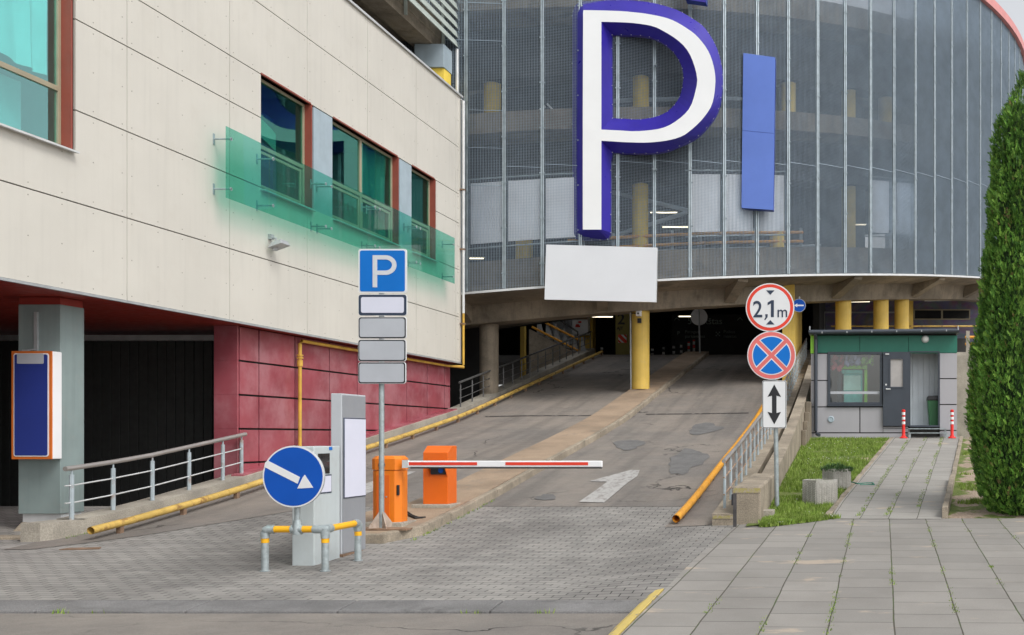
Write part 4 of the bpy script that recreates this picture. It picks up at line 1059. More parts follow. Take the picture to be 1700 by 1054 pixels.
p = P(1520,541.5,38); g = MB(); g.tube([(-1,38,p.z),(6.2,38,p.z)],.03,8); g.build('handrail', MT['yellow_pipe'], wr)
# blue arrow sign at ramp right
def disc_sign(t, c, r, th=.02, back='metal_grey'):
    g = MB(); g.lathe(c, [(r*.97,th),(r,th*.6),(r,-.002),(r*.985,-.008)], 48, 'y'); return g.build('plate', MT[back], t, smooth=True)
def disc_face(t, c, r, mat, lift, name):
    g = MB(); g.lathe((c[0],c[1]-lift,c[2]), [(r,0),(r,-.0015)], 48, 'y'); return g.build(name, MT[mat], t)
p = P(1326.5,507,32.6); t = thing('direction_sign', 'small round blue sign with white left arrow by the yellow wall pillar', 'sign', (p.x,p.y,p.z-.3))
disc_sign(t, p, .21); disc_face(t, p, .195, 'sign_blue2', .009, 'blue_face')
g = MB(); y = p.y-.014
g.prism([Vector((p.x+u*.15,y,p.z+v*.15)) for u,v in ((-1,0),(-.35,.42),(-.35,.14),(1,.14),(1,-.14),(-.35,-.14),(-.35,-.42))],(0,.003,0)); g.build('arrow', MT['white'], t)
g = MB(); g.tube([(p.x,p.y+.03,p.z+.22),(p.x,p.y+.2,p.z+.3),(p.x+.0,33.1,p.z+.3)],.02,6); g.build('bracket', MT['metal_grey'], t)
# round sign back at the island end
p = P(1160.5,526,41.2); bz = rp(41.2)+.12
t = thing('round_sign', 'grey back of a round sign on a thin post at the island top', 'sign', (p.x,p.y,bz))
g = MB(); g.lathe(p, [(.33,0),(.335,.01),(.32,.02)], 40, 'y'); g.build('plate', MT['sign_white'], t)
g = MB(); g.tube([(p.x+.04,p.y-.04,bz),(p.x,p.y-.04,p.z+.33)],.03,8); g.build('post', MT['metal_grey'], t)
# striped bollards inside
for (x, top, bot, col) in ((1083,577,588.5,'white'),(1101.5,574,587,'white'),(1118.5,572,585.5,'white'),(1131,570,584.5,'white'),(1143.5,567,583,'red'),(1152,564,582,'red'),(999,575,588,'white')):
    D = 46; p = P(x,top,D); r = .055
    lab = {1083:'first striped bollard right of the yellow column in the dark garage',1101.5:'second striped bollard right of the yellow column in the dark garage',1118.5:'third striped bollard right of the yellow column in the dark garage',1131:'striped bollard behind the front end of the island top',1143.5:'red striped bollard second from the round sign post',1152:'tall red striped bollard next to the round sign post',999:'small bollard behind the end of the left yellow pipe'}[x]
    t = thing('bollard', lab, 'bollard', (p.x,D,FL), 'striped bollards in the garage')
    g = MB(); g.lathe((p.x,D,0), [(r,FL),(r,p.z-.02),(r*.7,p.z)], 12); g.build('tube', MT['sign_red' if col == 'red' else 'black'], t)
    h = p.z-FL
    for k in (.18,.48,.78): g = MB(); g.lathe((p.x,D,0), [(r+.004,FL+h*k),(r+.004,FL+h*(k+.15))], 12); g.build('band', MT['white'], t)
D = 41.68

# ================================================================ RAILINGS AND PIPES
def railing(label, X, Ds, fn, post, rail, bars, prad=.024, hr_=.7, ext=.1, barh=(.24,.46), rr=.03):
    t = thing('railing', label, 'railing', (X,Ds[0],fn(Ds[0])))
    top = [(X,Ds[0]-ext,fn(Ds[0]-ext)+hr_)]+[(X,d,fn(d)+hr_) for d in Ds]+[(X,Ds[-1]+ext,fn(Ds[-1]+ext)+hr_)]
    g = MB(); g.tube(top, rr, 10); g.build('handrail', MT[rail], t, smooth=True)
    for d in Ds:
        g = MB(); g.tube([(X,d,fn(d)-.02),(X,d,fn(d)+hr_*.87)],prad,8); g.tube([(X,d,fn(d)+hr_*.87),(X,d,fn(d)+hr_)],prad*.45,6); g.build('post', MT[post], t, smooth=True)
    for bh in barh:
        g = MB(); g.tube([(X+.0,Ds[0]-ext,fn(Ds[0])+bh)]+[(X,d,fn(d)+bh) for d in Ds],.011,6); g.build('bar', MT[bars], t)
    return t
railing('stainless railing with six posts on the low wall left of the ramp', -10.88, [10.88*F/(PX-x) for x in (119,188,253,314,370,401)], wt, 'post_paint', 'rail_steel', 'metal_light', .03, .70, .12, (.22,.46), .034)
railing('long dark railing climbing beside the upper left ramp wall', -10.88, [28.45+.86*k for k in range(17)], wt, 'rail_dark', 'rail_dark', 'rail_dark', .02, .68, .1, (.24,.46), .03)
def kw(D): return rp(D)+.21
railing('rusty grey railing with many posts along the right edge of the ramp', -1.95, [15.17+.72*k for k in range(34)], kw, 'post_paint', 'rail_steel', 'steel_rust', .022, .70, .1, (.2,.45), .03)
def gpipe(label, X, D0, D1, fn, mat, r, lift, step, Xe=None):
    t = thing('guard_pipe', label, 'guard pipe', (X,D0,fn(D0)))
    pts = [(X,d,fn(d)+lift) for d in fr(D0,D1,36)]
    g = MB(); g.tube(pts, r, 14, caps=False); g.tube(pts[::-1], r*.85, 14, caps=False)
    n = len(pts)
    g.lathe((X,D0+.25,fn(D0+.25)+lift), [(r*.84,0),(r*.84,.01)], 12, 'y', 1)
    for d in fr(D0+3,D1-2,4): g.lathe((X,d,fn(d)+lift), [(r*1.06,-.02),(r*1.08,.02)], 14, 'y')
    g.build('pipe', [MT[mat],MT['rust_plate']], t, smooth=True, orient=False)
    d = D0+.55
    while d < D1:
        g = MB(); g.box(X-.03,X+.03,d-.035,d+.035,fn(d)-.05,fn(d)+lift-r*.7); g.build('bracket', MT['rust_plate'], t); d += step
    return t
gpipe('yellow guard pipe with rust along the left edge of the ramp', -10.22, 13.85, 41.5, rp, 'yellow_pipe', .052, .14, 1.35)
gpipe('orange guard pipe along the right edge of the ramp', -2.62, 14.95, 41.0, lambda D: max(rp(D),gz(-2.62,D)), 'orange_pipe', .057, .09, 1.6)
# right ramp walls
g = MB(); strip(g, -2.07, -1.77, kw, fr(14.72,41.5,60), 1.2)
tag(g.build('kerb_wall', MT['concrete'], base=(-1.9,14.8,.2)), 'low concrete kerb wall carrying the rusty railing right of the ramp', 'wall')
g = MB(); g.hexa([(-1.768,14.70,.1),(-1.38,14.70,.1),(-1.38,17.4,.1),(-1.768,17.4,.1)],[(-1.768,14.70,-.715+E),(-1.38,14.70,-.715+E),(-1.38,17.4,-.62+E),(-1.768,17.4,-.62+E)])
tag(g.build('concrete_block', MT['concrete'], base=(-1.6,14.8,.2), bev=.03), 'big weathered concrete block with mossy top edge at the railing end', 'concrete block')
g = MB(); strip(g, -1.62, -1.385, lambda D: lin(D,[(17.4,-.63),(20.7,-.19),(24.0,.33),(27.5,1.0),(33.7,2.3)])+E, fr(17.42,33.7,24), 1.6)
g.build
tag(g.build('retaining_wall', MT['concrete'], base=(-1.4,18,.6)), 'sloping concrete retaining wall between ramp railing and lawn', 'wall')
for k, (d, z) in enumerate(((25.2,.40),(25.9,.62),(26.5,.86),(27.1,1.15))):
    g = MB(); g.box(-1.38,-1.27+.012*k,d,d+.59,-.3+E,z-.25+E)
    tag(g.build('step_block', MT['concrete_dk'], base=(-1.25,d,.8), bev=.02), ('lowest concrete step block beside the booth','second concrete step block beside the booth','third concrete step block up beside the booth','topmost concrete step block at the booth corner')[k], 'concrete block', 'step blocks beside the booth')
# moss strip on block
g = MB(); g.box(-1.765,-1.385,14.693,14.697,-.80+E,-.735+E); g.box(-2.06,-1.775,14.712,14.717,kw(14.8)-.075,kw(14.8)-.03)
struct(g.build('moss', mat_worn('yellow_lichen',(.36,.31,.11),(.35,.295,.225),.44,.56,16)), 'yellow lichen on the front edge of the concrete block', 'stuff')
# small black post
p = P(1220,878,14.45); t = thing('marker_post', 'short rusty dark post with a black box before the concrete block', 'post', (p.x,p.y,p.z))
g = MB(); g.box(p.x-.022,p.x+.022,p.y-.03,p.y+.03,p.z-.03,p.z+.49); g.build('post', M('rusty_dark_post',(.06,.055,.055),.6,.3,6,dirt=((.16,.07,.03),.8,4)), t)
g = MB(); g.box(p.x-.045,p.x-.019,p.y-.03,p.y+.03,p.z+.33,p.z+.485); g.build('box', MT['black'], t, bev=.006)

# ================================================================ BARRIER, KIOSKS, SIGNS
bd = 14.45
bt = rp(bd)+.12
bx = (648-PX)/F*bd
bg = thing('barrier_gate', 'orange barrier gate with a red and white boom across the right lane', 'barrier', (bx,bd,bt))
zb, ztp = P(0,868,bd-.15).z, P(0,757,bd-.15).z
def oct_(cx, cy, hx, hy, ch): return [(cx-hx+ch,cy-hy),(cx+hx-ch,cy-hy),(cx+hx,cy-hy+ch),(cx+hx,cy+hy-ch),(cx+hx-ch,cy+hy),(cx-hx+ch,cy+hy),(cx-hx,cy+hy-ch),(cx-hx,cy-hy+ch)]
g = MB(); zs = P(0,780,bd-.15).z
g.prism([Vector((x,y,zb)) for x,y in oct_(bx,bd,.20,.16,.07)],(0,0,zs-zb-.006)); hs_ = g.build('housing', MT['orange'], bg, bev=.008)
g = MB(); A = oct_(bx,bd,.207,.168,.07); B = oct_(bx,bd,.207,.168,.07); C_ = oct_(bx,bd,.17,.135,.06)
n = 8
for lo, hi, za, zc_ in ((A,B,zs,ztp-.04),(B,C_,ztp-.04,ztp)):
    for i in range(n):
        j = (i+1)%n; g.quad((*lo[i],za),(*lo[j],za),(*hi[j],zc_),(*hi[i],zc_))
g.poly([(*q,ztp) for q in C_]); g.poly([(*q,zs) for q in A][::-1]); g.build('hood', MT['orange'], bg, bev=.012, smooth=True)
g = MB(); g.box(bx-.12,bx+.06,bd-.166,bd-.1605,zb+.08,zs-.07); o = g.build('door', MT['orange_dk'], hs_, bev=.003)
g = MB(); g.lathe((bx+.02,bd-.17,zb+.36),[(.012,0),(.012,.008)],10,'y'); g.build('lock', MT['steel'], o)
g = MB(); g.box(bx+.155,bx+.185,bd-.155,bd-.12,zb+.38,zb+.52); g.build('handle', MT['black'], hs_, bev=.006)
g = MB(); g.lathe((bx-.04,bd-.185,zs+.07),[(.035,0),(.045,.008),(.045,.03)],20,'y'); g.build('shaft_cap', MT['edge_navy'], bg)
g = MB(); g.box(bx-.30,bx+.27,bd-.24,bd+.24,bt-.03,zb+.01); g.build('plinth', MT['concrete_lt'], bg, bev=.01)
yb = bd-.16
b0, b1 = P(676,775.5,yb), P(1000,764.8,yb)
g = MB(); g.box(b0.x,b1.x,yb-.02,yb+.03,b0.z,b1.z); bo = g.build('boom', MT['white'], bg, bev=.012)
zm = (b0.z+b1.z)/2+.004
for xa, xb in ((680,793),(840,977)):
    a, b = P(xa,0,yb), P(xb,0,yb); g = MB(); g.box(a.x,b.x,yb-.024,yb-.0215,zm-.021,zm+.021); g.build('red_stripe', MT['sign_red'], bo)
g = MB(); g.box(b0.x+.05,b1.x-.01,yb-.015,yb+.02,b0.z-.018,b0.z-.001); g.build('rubber_strip', MT['rubber'], bo)
g = MB(); g.box(b0.x-.06,b0.x+.02,yb-.025,yb+.035,b0.z-.01,b1.z+.01); g.build('clamp', MT['metal_light'], bo)
# ticket terminal
td = 15.9; zt0 = rp(td)+.12; tx = (729-PX)/F*td
tt = thing('ticket_terminal', 'orange ticket terminal with camera lens standing behind the boom', 'ticket machine', (tx,td,zt0))
a, b = P(709,836,td), P(750,740,td); yk = td-.16; wdt = b.x-a.x
g = MB(); g.prism([Vector((a.x,td-.15,a.z)),Vector((a.x,td+.2,a.z)),Vector((a.x,td+.2,b.z)),Vector((a.x,td+.0,b.z)),Vector((a.x,td-.15,b.z-.10))],(wdt,0,0)); g.build('body', MT['orange_dk'], tt, bev=.008)
c = P(733,781,td-.17)
g = MB(); g.prism([Vector((a.x+.10,td-.15,c.z+.08)),Vector((a.x+.10,td-.26,c.z+.06)),Vector((a.x+.10,td-.15,c.z-.10))],(.008,0,0)); g.prism([Vector((b.x-.012,td-.15,c.z+.08)),Vector((b.x-.012,td-.26,c.z+.06)),Vector((b.x-.012,td-.15,c.z-.10))],(.008,0,0)); g.hexa([(a.x+.1,td-.26,c.z+.058),(b.x-.004,td-.26,c.z+.058),(b.x-.004,td-.15,c.z+.075),(a.x+.1,td-.15,c.z+.075)],[(a.x+.1,td-.26,c.z+.068),(b.x-.004,td-.26,c.z+.068),(b.x-.004,td-.15,c.z+.09),(a.x+.1,td-.15,c.z+.09)]); g.build('hood', MT['orange_dk'], tt)
g = MB(); g.box(a.x+.125,b.x-.03,td-.175,td-.151,c.z-.06,c.z+.055); o = g.build('reader', MT['black'], tt)
g = MB(); g.lathe((c.x-.01,td-.185,c.z),[(.035,0),(.04,.008)],16,'y'); g.build('lens', MT['sign_blue2'], o)
g = MB(); g.box(a.x-.13,b.x+.08,td-.27,td+.3,zt0-.03,a.z+.003); g.build('plinth', MT['concrete_lt'], tt, bev=.01)
# P sign post
sd = 14.12; sx = (633.5-PX)/F*sd; sz = rp(sd)+.12
ps = thing('parking_sign', 'blue parking P sign with four blank plates on a tall post', 'sign', (sx,sd,sz))
top = P(0,413,sd).z
g = MB(); g.tube([(sx,sd,sz),(sx,sd,top-.05)],.034,14); g.build('post', MT['galv'], ps, smooth=True)
g = MB(); g.box(sx-.27,sx+.42,sd-.2,sd+.22,sz-.01,sz+.012); g.build('base_plate', MT['rust_plate'], ps)
for k in range(4):
    a = math.pi/4+k*math.pi/2; d = Vector((math.cos(a),math.sin(a),0)); u = Vector((-d.y,d.x,0))*.006; z0 = sz+.012
    q = [Vector((sx,sd,z0))+d*.03, Vector((sx,sd,z0))+d*.17, Vector((sx,sd,z0+.02))+d*.17, Vector((sx,sd,z0+.22))+d*.03]
    g = MB(); g.prism([v-u for v in q], u*2); g.build('gusset', M('rust_white',(.42,.34,.28),.8,.25,6,dirt=((.2,.1,.05),.8,9)) if k == 0 else bpy.data.materials['rust_white'], ps)
def plate(t, x0, y0, x1, y1, D, edge, face, rim=.012, name='plate', rad=.035, tiltz=0):
    a, b = P(x0,y1,D), P(x1,y0,D)
    g = MB(); g.prism(rrect(a.x,b.x,a.z,b.z,rad,D),(0,.02,0)); o = g.build(name, MT['sign_white'], t)
    lay = D-.002
    if edge:
        g = MB(); g.prism(rrect(a.x+.006,b.x-.006,a.z+.006,b.z-.006,rad*.9,lay-.002),(0,.0035,0)); g.build('border', MT[edge], o); lay -= .004
        rim += .006
    g = MB(); g.prism(rrect(a.x+rim,b.x-rim,a.z+rim,b.z-rim,rad*.75,lay-.002),(0,.0035,0)); g.build('face', MT[face], o)
    return o, a, b
sf = sd-.07
o, a, b = plate(ps, 595,413,675,486.5, sf, None, 'sign_blue', .022, 'p_plate')
W = b.x-a.x; H = b.z-a.z; y = sf-.008
g = MB()
def uv(u, v): return Vector((a.x+u*W, y, a.z+v*H))
st_l, st_r = .30, .395; vt, vb = .855, .13
g.prism([uv(st_l,vb),uv(st_r,vb),uv(st_r,vt),uv(st_l,vt)],(0,.003,0))
outp, inp = [], []
cx, cz, ro, ri = .565, .66, .232, .137
zo, zi = .195*1.09*1.0, .105*1.09
N = 24
for k in range(N+1):
    q = math.pi/2-math.pi*k/N
    outp.append(uv(cx+ro*math.cos(q), .6325+.2225*math.sin(q))); inp.append(uv(cx+ri*math.cos(q), .6325+.125*math.sin(q)))
outp = [uv(st_r,vt)]+outp+[uv(st_r,.41)]; inp = [uv(st_r,.7575)]+inp+[uv(st_r,.5075)]
for k in range(len(outp)-1): g.hexa([inp[k],outp[k],outp[k+1],inp[k+1]],[v+Vector((0,.003,0)) for v in (inp[k],outp[k],outp[k+1],inp[k+1])])
g.build('letter', MT['sign_grey'] if 0 else M('sign_letter',(.60,.62,.66),.35,.03), o)
plate(ps, 595,488.5,675.5,524, sf, 'edge_navy', 'lavender', .032)
plate(ps, 595,526,674.5,562, sf, 'black', 'sign_grey', .015)
plate(ps, 594.5,563.5,674,600, sf, 'black', 'sign_grey', .015)
plate(ps, 594.5,601,673.5,637, sf, 'black', 'sign_grey', .015)
# totem
tz = gz(-6.3,12.8)
to = thing('totem_sign', 'tall grey totem panel with a blank white poster beside the pay station', 'totem', (-6.37,13.0,tz))
zt_ = P(0,653,12.68).z
g = MB(); g.box(-6.43,-6.30,12.68,13.30,tz+.02,zt_); g.build('body', MT['totem_lt'], to, bev=.008)
g = MB(); g.box(-6.299,-6.292,12.70,13.28,tz+.03,zt_-.02); g.build('side_panel', MT['totem'], to)
p0 = P(568,695,12.70); zl = P(568,826,12.70).z
g = MB(); g.box(-6.291,-6.285,12.71,13.275,zl-.012,p0.z+.012); g.build('poster_border', MT['edge_navy'], to)
g = MB(); g.box(-6.284,-6.279,12.725,13.26,zl,p0.z); g.build('poster', MT['lavender'], to)
g = MB(); g.box(-6.47,-6.26,12.64,13.36,tz-.02,tz+.018); g.build('base_plate', MT['rust_plate'], to)
# pay station
kz = gz(-6.4,12.1)
pk = thing('pay_station', 'pale grey pay station cabinet behind the round blue sign', 'pay machine', (-6.4,12.2,kz))
zt_ = P(0,741,12.0).z
g = MB(); g.box(-6.535,-6.278,12.0,12.6,kz-.02,zt_); g.build('cabinet', MT['kiosk'], pk, bev=.012)
def onx(px, py, X=-6.276): D = X*F/(px-PX); return D, (PY-py)/F*D+E
d0, z0 = onx(528,753); d1, _ = onx(547,753); _, z1 = onx(528,787)
g = MB(); g.box(-6.279,-6.272,d0,d1,z1,z0); o = g.build('screen', MT['screen'], pk)
text_mat = MT['metal_grey']
d0, z0 = onx(527,791); d1, _ = onx(549,791); _, z1 = onx(527,818)
g = MB(); g.box(-6.279,-6.2725,d0-.015,d1+.015,z1-.015,z0+.015); o = g.build('notice_border', MT['edge_navy'], pk)
g = MB(); g.box(-6.2722,-6.268,d0,d1,z1,z0); g.build('notice', MT['lavender'], pk)
d0, z0 = onx(546.5,741.8); d1, _ = onx(551.5,742); _, z1 = onx(546,747)
g = MB(); g.box(-6.279,-6.273,d0,d1,z1,z0); g.build('blue_tag', MT['sign_blue'], pk)
# guard rail with round sign
gd = 11.6
gr = thing('guard_rail', 'galvanised pipe guard with yellow bands in front of the pay station', 'guard rail', (-6.2,gd,gz(-6.2,gd)))
zr = P(0,878.5,gd).z; r = .038
x1, x2 = -6.615, -5.945; d3 = 12.36; zr3 = P(0,868,d3).z
def gpost(x, d, zt):
    z0 = gz(x,d)-.03
    g = MB(); g.tube([(x,d,z0),(x,d,zt-.05)],r,16); o = g.build('post', MT['galv'], gr, smooth=True)
    g = MB(); g.lathe((x,d,zt-.15),[(r+.003,0),(r+.003,.05)],16); g.build('yellow_band', MT['yellow_band'], o, smooth=True)
    g = MB(); g.lathe((x,d,z0+.03),[(.055,0),(.055,.008)],16); g.build('base_ring', MT['galv'], o)
gpost(x1,gd,zr); gpost(x2,gd,zr); gpost(x2,d3,zr3)
g = MB(); g.tube([(x1,gd,zr-.1),(x1,gd,zr-.035),(x1+.012,gd,zr-.012),(x1+.035,gd,zr),(x1+.11,gd,zr)],r+.009,16); g.build('elbow', MT['galv'], gr, smooth=True)
g = MB(); g.tube([(x2-.13,gd,zr),(x2-.02,gd,zr),(x2+.03,gd+.02,zr)],r+.009,16); g.tube([(x2,gd,zr-.1),(x2,gd,zr+.01)],r+.009,16); g.tube([(x2,gd,zr),(x2,gd+.12,zr+(zr3-zr)*.15)],r+.009,16); g.build('elbow', MT['galv'], gr, smooth=True)
g = MB(); g.tube([(x2,d3,zr3-.09),(x2,d3,zr3-.02),(x2,d3-.03,zr3),(x2,d3-.1,zr3-(zr3-zr)*.13)],r+.009,16); g.build('elbow', MT['galv'], gr, smooth=True)
g = MB(); g.tube([(x1+.05,gd,zr),(x2-.05,gd,zr)],r,16); g.tube([(x2,gd+.05,zr+(zr3-zr)*.07),(x2,d3-.05,zr3-(zr3-zr)*.07)],r,16); g.build('rail', MT['yellow_band'], gr, smooth=True)
# round arrow sign
rs = P(488,791,gd-.07)
ks = thing('keep_right_sign', 'round blue sign with white diagonal arrow on the pipe guard', 'sign', (rs.x,gd,zr))
g = MB(); g.tube([(rs.x,gd,zr-.05),(rs.x,gd,rs.z+.3)],r*.8,14); g.lathe((rs.x,gd,zr-.06),[(r+.014,0),(r+.014,.1),(r*.8+.008,.16)],16); g.build('post', MT['galv'], ks, smooth=True)
g = MB(); g.tube([(rs.x-.065,gd,zr),(rs.x+.065,gd,zr)],r+.009,16); g.build('tee', MT['galv'], ks, smooth=True)
pla = disc_sign(ks, rs, .343, .02); disc_face(ks, rs, .341, 'sign_white', .009, 'rim'); disc_face(ks, rs, .325, 'sign_blue2', .0115, 'blue_face')
def P2(x, y, D): return P(x,y,D)
y = gd-.07-.0165
g = MB()
for poly in ([(440,768),(444.5,764.5),(498,792),(494,803),(438.5,775)],[(506,788),(520,809.5),(493.5,811),(497.5,802.5),(502,793)]):
    g.prism([P(px_,py_,y) for px_,py_ in poly],(0,.003,0))
g.build('arrow', MT['sign_white'], ks)
# right signs
rd = 16.2; base = P(1290,846,rd); tp = P(1284.5,474,rd)
bz = hr(rd)
hs2 = thing('height_limit_sign', 'road sign post with 2,1 m height limit, no stopping disc and double arrow plate', 'sign', (base.x,rd,bz))
g = MB(); g.tube([(base.x,rd,bz-.05),(tp.x,rd,tp.z)],.036,14); g.build('post', MT['galv'], hs2, smooth=True)
c = P(1278.5,510.5,rd-.06)
disc_sign(hs2, c, .378, .02); disc_face(hs2, c, .376, 'sign_white', .009, 'rim'); disc_face(hs2, c, .360, 'sign_red', .0115, 'red_ring'); disc_face(hs2, c, .312, 'sign_white', .014, 'white_face')
y = c.y-.019
tx_ = text('numeral', '2', .36, (c.x-.27,y,c.z-.15), MT['edge_navy'], hs2, bold=.003, sx=.88)
g = MB(); g.prism([Vector((c.x+u,y,c.z+v)) for u,v in ((-.075,-.105),(-.035,-.105),(-.038,-.15),(-.075,-.20),(-.09,-.19),(-.07,-.15))],(0,.003,0)); g.build('comma', MT['edge_navy'], hs2)
g = MB(); g.prism([Vector((c.x+u,y,c.z+v)) for u,v in ((.014,-.15),(.060,-.15),(.060,.112),(.022,.112),(-.038,.075),(-.038,.032),(.014,.062))],(0,.003,0)); g.build('numeral', MT['edge_navy'], hs2)
text('lettering', 'm', .25, (c.x+.105,y,c.z-.15), MT['edge_navy'], hs2, bold=.001, sx=.9)
g = MB(); g.prism([Vector((c.x+u,y,c.z+v)) for u,v in ((-.06,.265),(.07,.265),(.005,.195))],(0,.003,0)); g.prism([Vector((c.x+u,y,c.z+v)) for u,v in ((-.06,-.265),(.07,-.265),(.005,-.195))],(0,.003,0)); g.build('triangle', MT['edge_navy'], hs2)
c = P(1281,590,rd-.06)
disc_sign(hs2, c, .378, .02); disc_face(hs2, c, .376, 'sign_white', .009, 'rim'); disc_face(hs2, c, .362, 'sign_pink', .0115, 'red_disc')
# blue quarter sectors with white edging: built as four wedges
def wedges(ri, gap, mat, lift, name):
    g = MB(); y = c.y-lift
    for k in range(4):
        a0 = math.pi/4+k*math.pi/2; pts = []
        d0 = Vector((math.cos(a0+math.pi/4),0,math.sin(a0+math.pi/4)))
        ctr = Vector((c.x,y,c.z))+d0*(gap*math.sqrt(2))
        al = math.asin(gap/ri)
        pts = [ctr]
        for q in range(13):
            aa = a0+al+(math.pi/2-2*al)*q/12; pts.append(Vector((c.x+ri*math.cos(aa),y,c.z+ri*math.sin(aa))))
        g.prism(pts,(0,.0015,0))
    g.build(name, MT[mat], hs2)
wedges(.303, .030, 'sign_white', .0145, 'white_edge'); wedges(.288, .045, 'sign_blue', .017, 'blue_sector')
pr = plate(hs2, 1265.5,631.5,1305.5,711, rd-.06, 'black', 'sign_white', .008, 'arrow_plate', .03)
o, a, b = pr; cx = (a.x+b.x)/2; cz = (a.z+b.z)/2; y = rd-.072
g = MB(); g.prism([Vector((cx+u,y,cz+v)) for u,v in ((0,.31),(.105,.115),(.035,.135),(.035,-.135),(.105,-.115),(0,-.31),(-.105,-.115),(-.035,-.135),(-.035,.135),(-.105,.115))],(0,.003,0)); g.build('double_arrow', MT['black'], o)

# white stone in the grass
p = G(1271,862,hr); g = MB(); g.box(p.x-.125,p.x+.125,p.y-.12,p.y+.15,p.z+.0,p.z+.14)
tag(g.build('stone_block', MT['concrete_lt'], base=p, bev=.012), 'small pale concrete block lying in the grass by the sign post', 'stone')
# planters
def planter(px, py, D, w, h, rot, label, full):
    p = P(px,py,D); z0 = hr(D)-.02
    t = thing('planter', label, 'planter', (p.x,D,z0), 'concrete planters on the lawn')
    g = MB(); n = 6; ro = w/2; prof = [(ro*1.0,0),(ro*1.06,h),(ro*.88,h),(ro*.84,h-.1)]
    for i in range(len(prof)-1):
        for k in range(n):
            q0 = rot+2*math.pi*k/n; q1 = rot+2*math.pi*(k+1)/n; ra, za = prof[i]; rb, zb_ = prof[i+1]
            g.quad((p.x+ra*math.cos(q0),D+ra*math.sin(q0),z0+za),(p.x+ra*math.cos(q1),D+ra*math.sin(q1),z0+za),(p.x+rb*math.cos(q1),D+rb*math.sin(q1),z0+zb_),(p.x+rb*math.cos(q0),D+rb*math.sin(q0),z0+zb_))
    # chevron relief
    for k in range(n):
        q0 = rot+2*math.pi*k/n; q1 = rot+2*math.pi*(k+1)/n
        A = Vector((p.x+ro*1.03*math.cos(q0),D+ro*1.03*math.sin(q0),0)); B = Vector((p.x+ro*1.03*math.cos(q1),D+ro*1.03*math.sin(q1),0))
        nn = ((A+B)/2-Vector((p.x,D,0))).normalized()
        if nn.y > .5: continue
        for c in range(7):
            for l in range(12):
                m = A.lerp(B,(c+.5)/7); dx = (B-A)*(1/22); z = z0+.03+(h-.06)*l/12; s = (1 if c % 2 else -1)*.9
                q = [m-dx+nn*.012+Vector((0,0,z)),m+dx+nn*.012+Vector((0,0,z+.012*s)),m+dx+nn*.012+Vector((0,0,z+.016+.012*s)),m-dx+nn*.012+Vector((0,0,z+.016))]
                g.hexa([v-nn*.03 for v in q],q)
    g.build('pot', MT['planter'], t)
    g = MB(); g.poly([(p.x+ro*.88*math.cos(rot+2*math.pi*k/n),D+ro*.88*math.sin(rot+2*math.pi*k/n),z0+h-.05) for k in range(n)]); g.build('soil', MT['lawn'], t, orient=False)
    g = MB()
    for _ in range(520 if full else 120):
        a = rnd.uniform(0,6.28); rr_ = ro*(1.15 if full else .8)*math.sqrt(rnd.random()); X, Y = p.x+rr_*math.cos(a), D+rr_*math.sin(a)
        z = z0+h-.05+(rnd.uniform(0,.15)*(1.1-rr_/ro*.6) if full else 0)
        for _ in range(4):
            l = rnd.uniform(.03,.07); d = Vector((rnd.uniform(-1,1)+math.cos(a)*.6,rnd.uniform(-1,1)+math.sin(a)*.6,rnd.uniform(.2,1.2))).normalized()*l
            u = d.cross(Vector((0,0,1))).normalized()*.006
            k = len(g.v); g.v += [(X-u.x,Y-u.y,z),(X+u.x,Y+u.y,z),(X+d.x,Y+d.y,z+d.z)]; g.f.append((k,k+1,k+2)); g.m.append(rnd.choice((0,0,1)))
    g.build('juniper' if full else 'weeds', [MT['juniper'],MT['juniper2']] if full else [MT['grass1'],MT['grass2']], t, orient=False)
planter(1361.5,815,16.75,.56,.40,.35,'front hexagonal concrete planter with only weeds on the lawn',False)
planter(1389,795,18.35,.50,.37,.35,'rear concrete planter filled with a low green juniper',True)
g = MB(); pts = [G(x,y_,hr,.05) for x,y_ in ((1402,808),(1413,805),(1425,808),(1437,806.5),(1449,806.5),(1451,809.5),(1440,809),(1428,809.5))]; g.tube(pts,.012,6)
tag(g.build('garden_hose', MT['hose'], base=pts[0]), 'thin green hose loop on the edge of the footpath', 'hose')
# cable by barrier
g = MB(); pts = [G(x,y_,rp,.14) for x,y_ in ((672,866),(680,872),(690,876),(702,875))]; g.tube(pts,.014,6); g.tube([v+Vector((.02,.05,0)) for v in pts],.012,6)
tag(g.build('cable', MT['rubber'], base=pts[0]), 'black cable coming out of the barrier plinth', 'cable')

# ================================================================ BOOTH
BD = 27.5
bo_ = thing('guard_booth', 'grey guard booth with green band, big window and open door', 'booth', (.7,BD+1,hr(BD)))
def B(x, y, D=BD): return P(x,y,D)
zb = B(0,727).z-.03
def brect(g, x0, y0, x1, y1, d0, d1, m=0):
    a, b = B(x0,y1), B(x1,y0); g.box(a.x,b.x,BD+d0,BD+d1,a.z,b.z,m)
g = MB()
G_ = .6   # joint half width in pixels
for (x0,y0,x1,y1) in ((1346,587,1374,631),(1346,632,1374,675),(1346,676,1427,718),(1428,676,1466,718),(1346,719,1508,728),(1466,711,1508,718),(1560,586,1589,628),(1560,629,1589,671),(1560,672,1589,714),(1560,715,1589,728),(1466,708,1508,711)):
    brect(g, x0+.35,y0+.35,x1-.35,y1-.35,0,.04)
g.build('wall_panel', MT['booth'], bo_, bev=.003)
g = MB()
for x0, x1 in ((1352,1427),(1427.6,1508),(1508.6,1589)): brect(g, x0,557,x1,585.5,-.004,.04)
brect(g,1465,585.4,1560,586.6,0,.04)
g.build('green_band', MT['booth_green'], bo_, bev=.002)
g = MB(); brect(g,1345.6,557,1351.6,586.5,-.006,.04); g.build('lime_trim', MT['lime'], bo_)
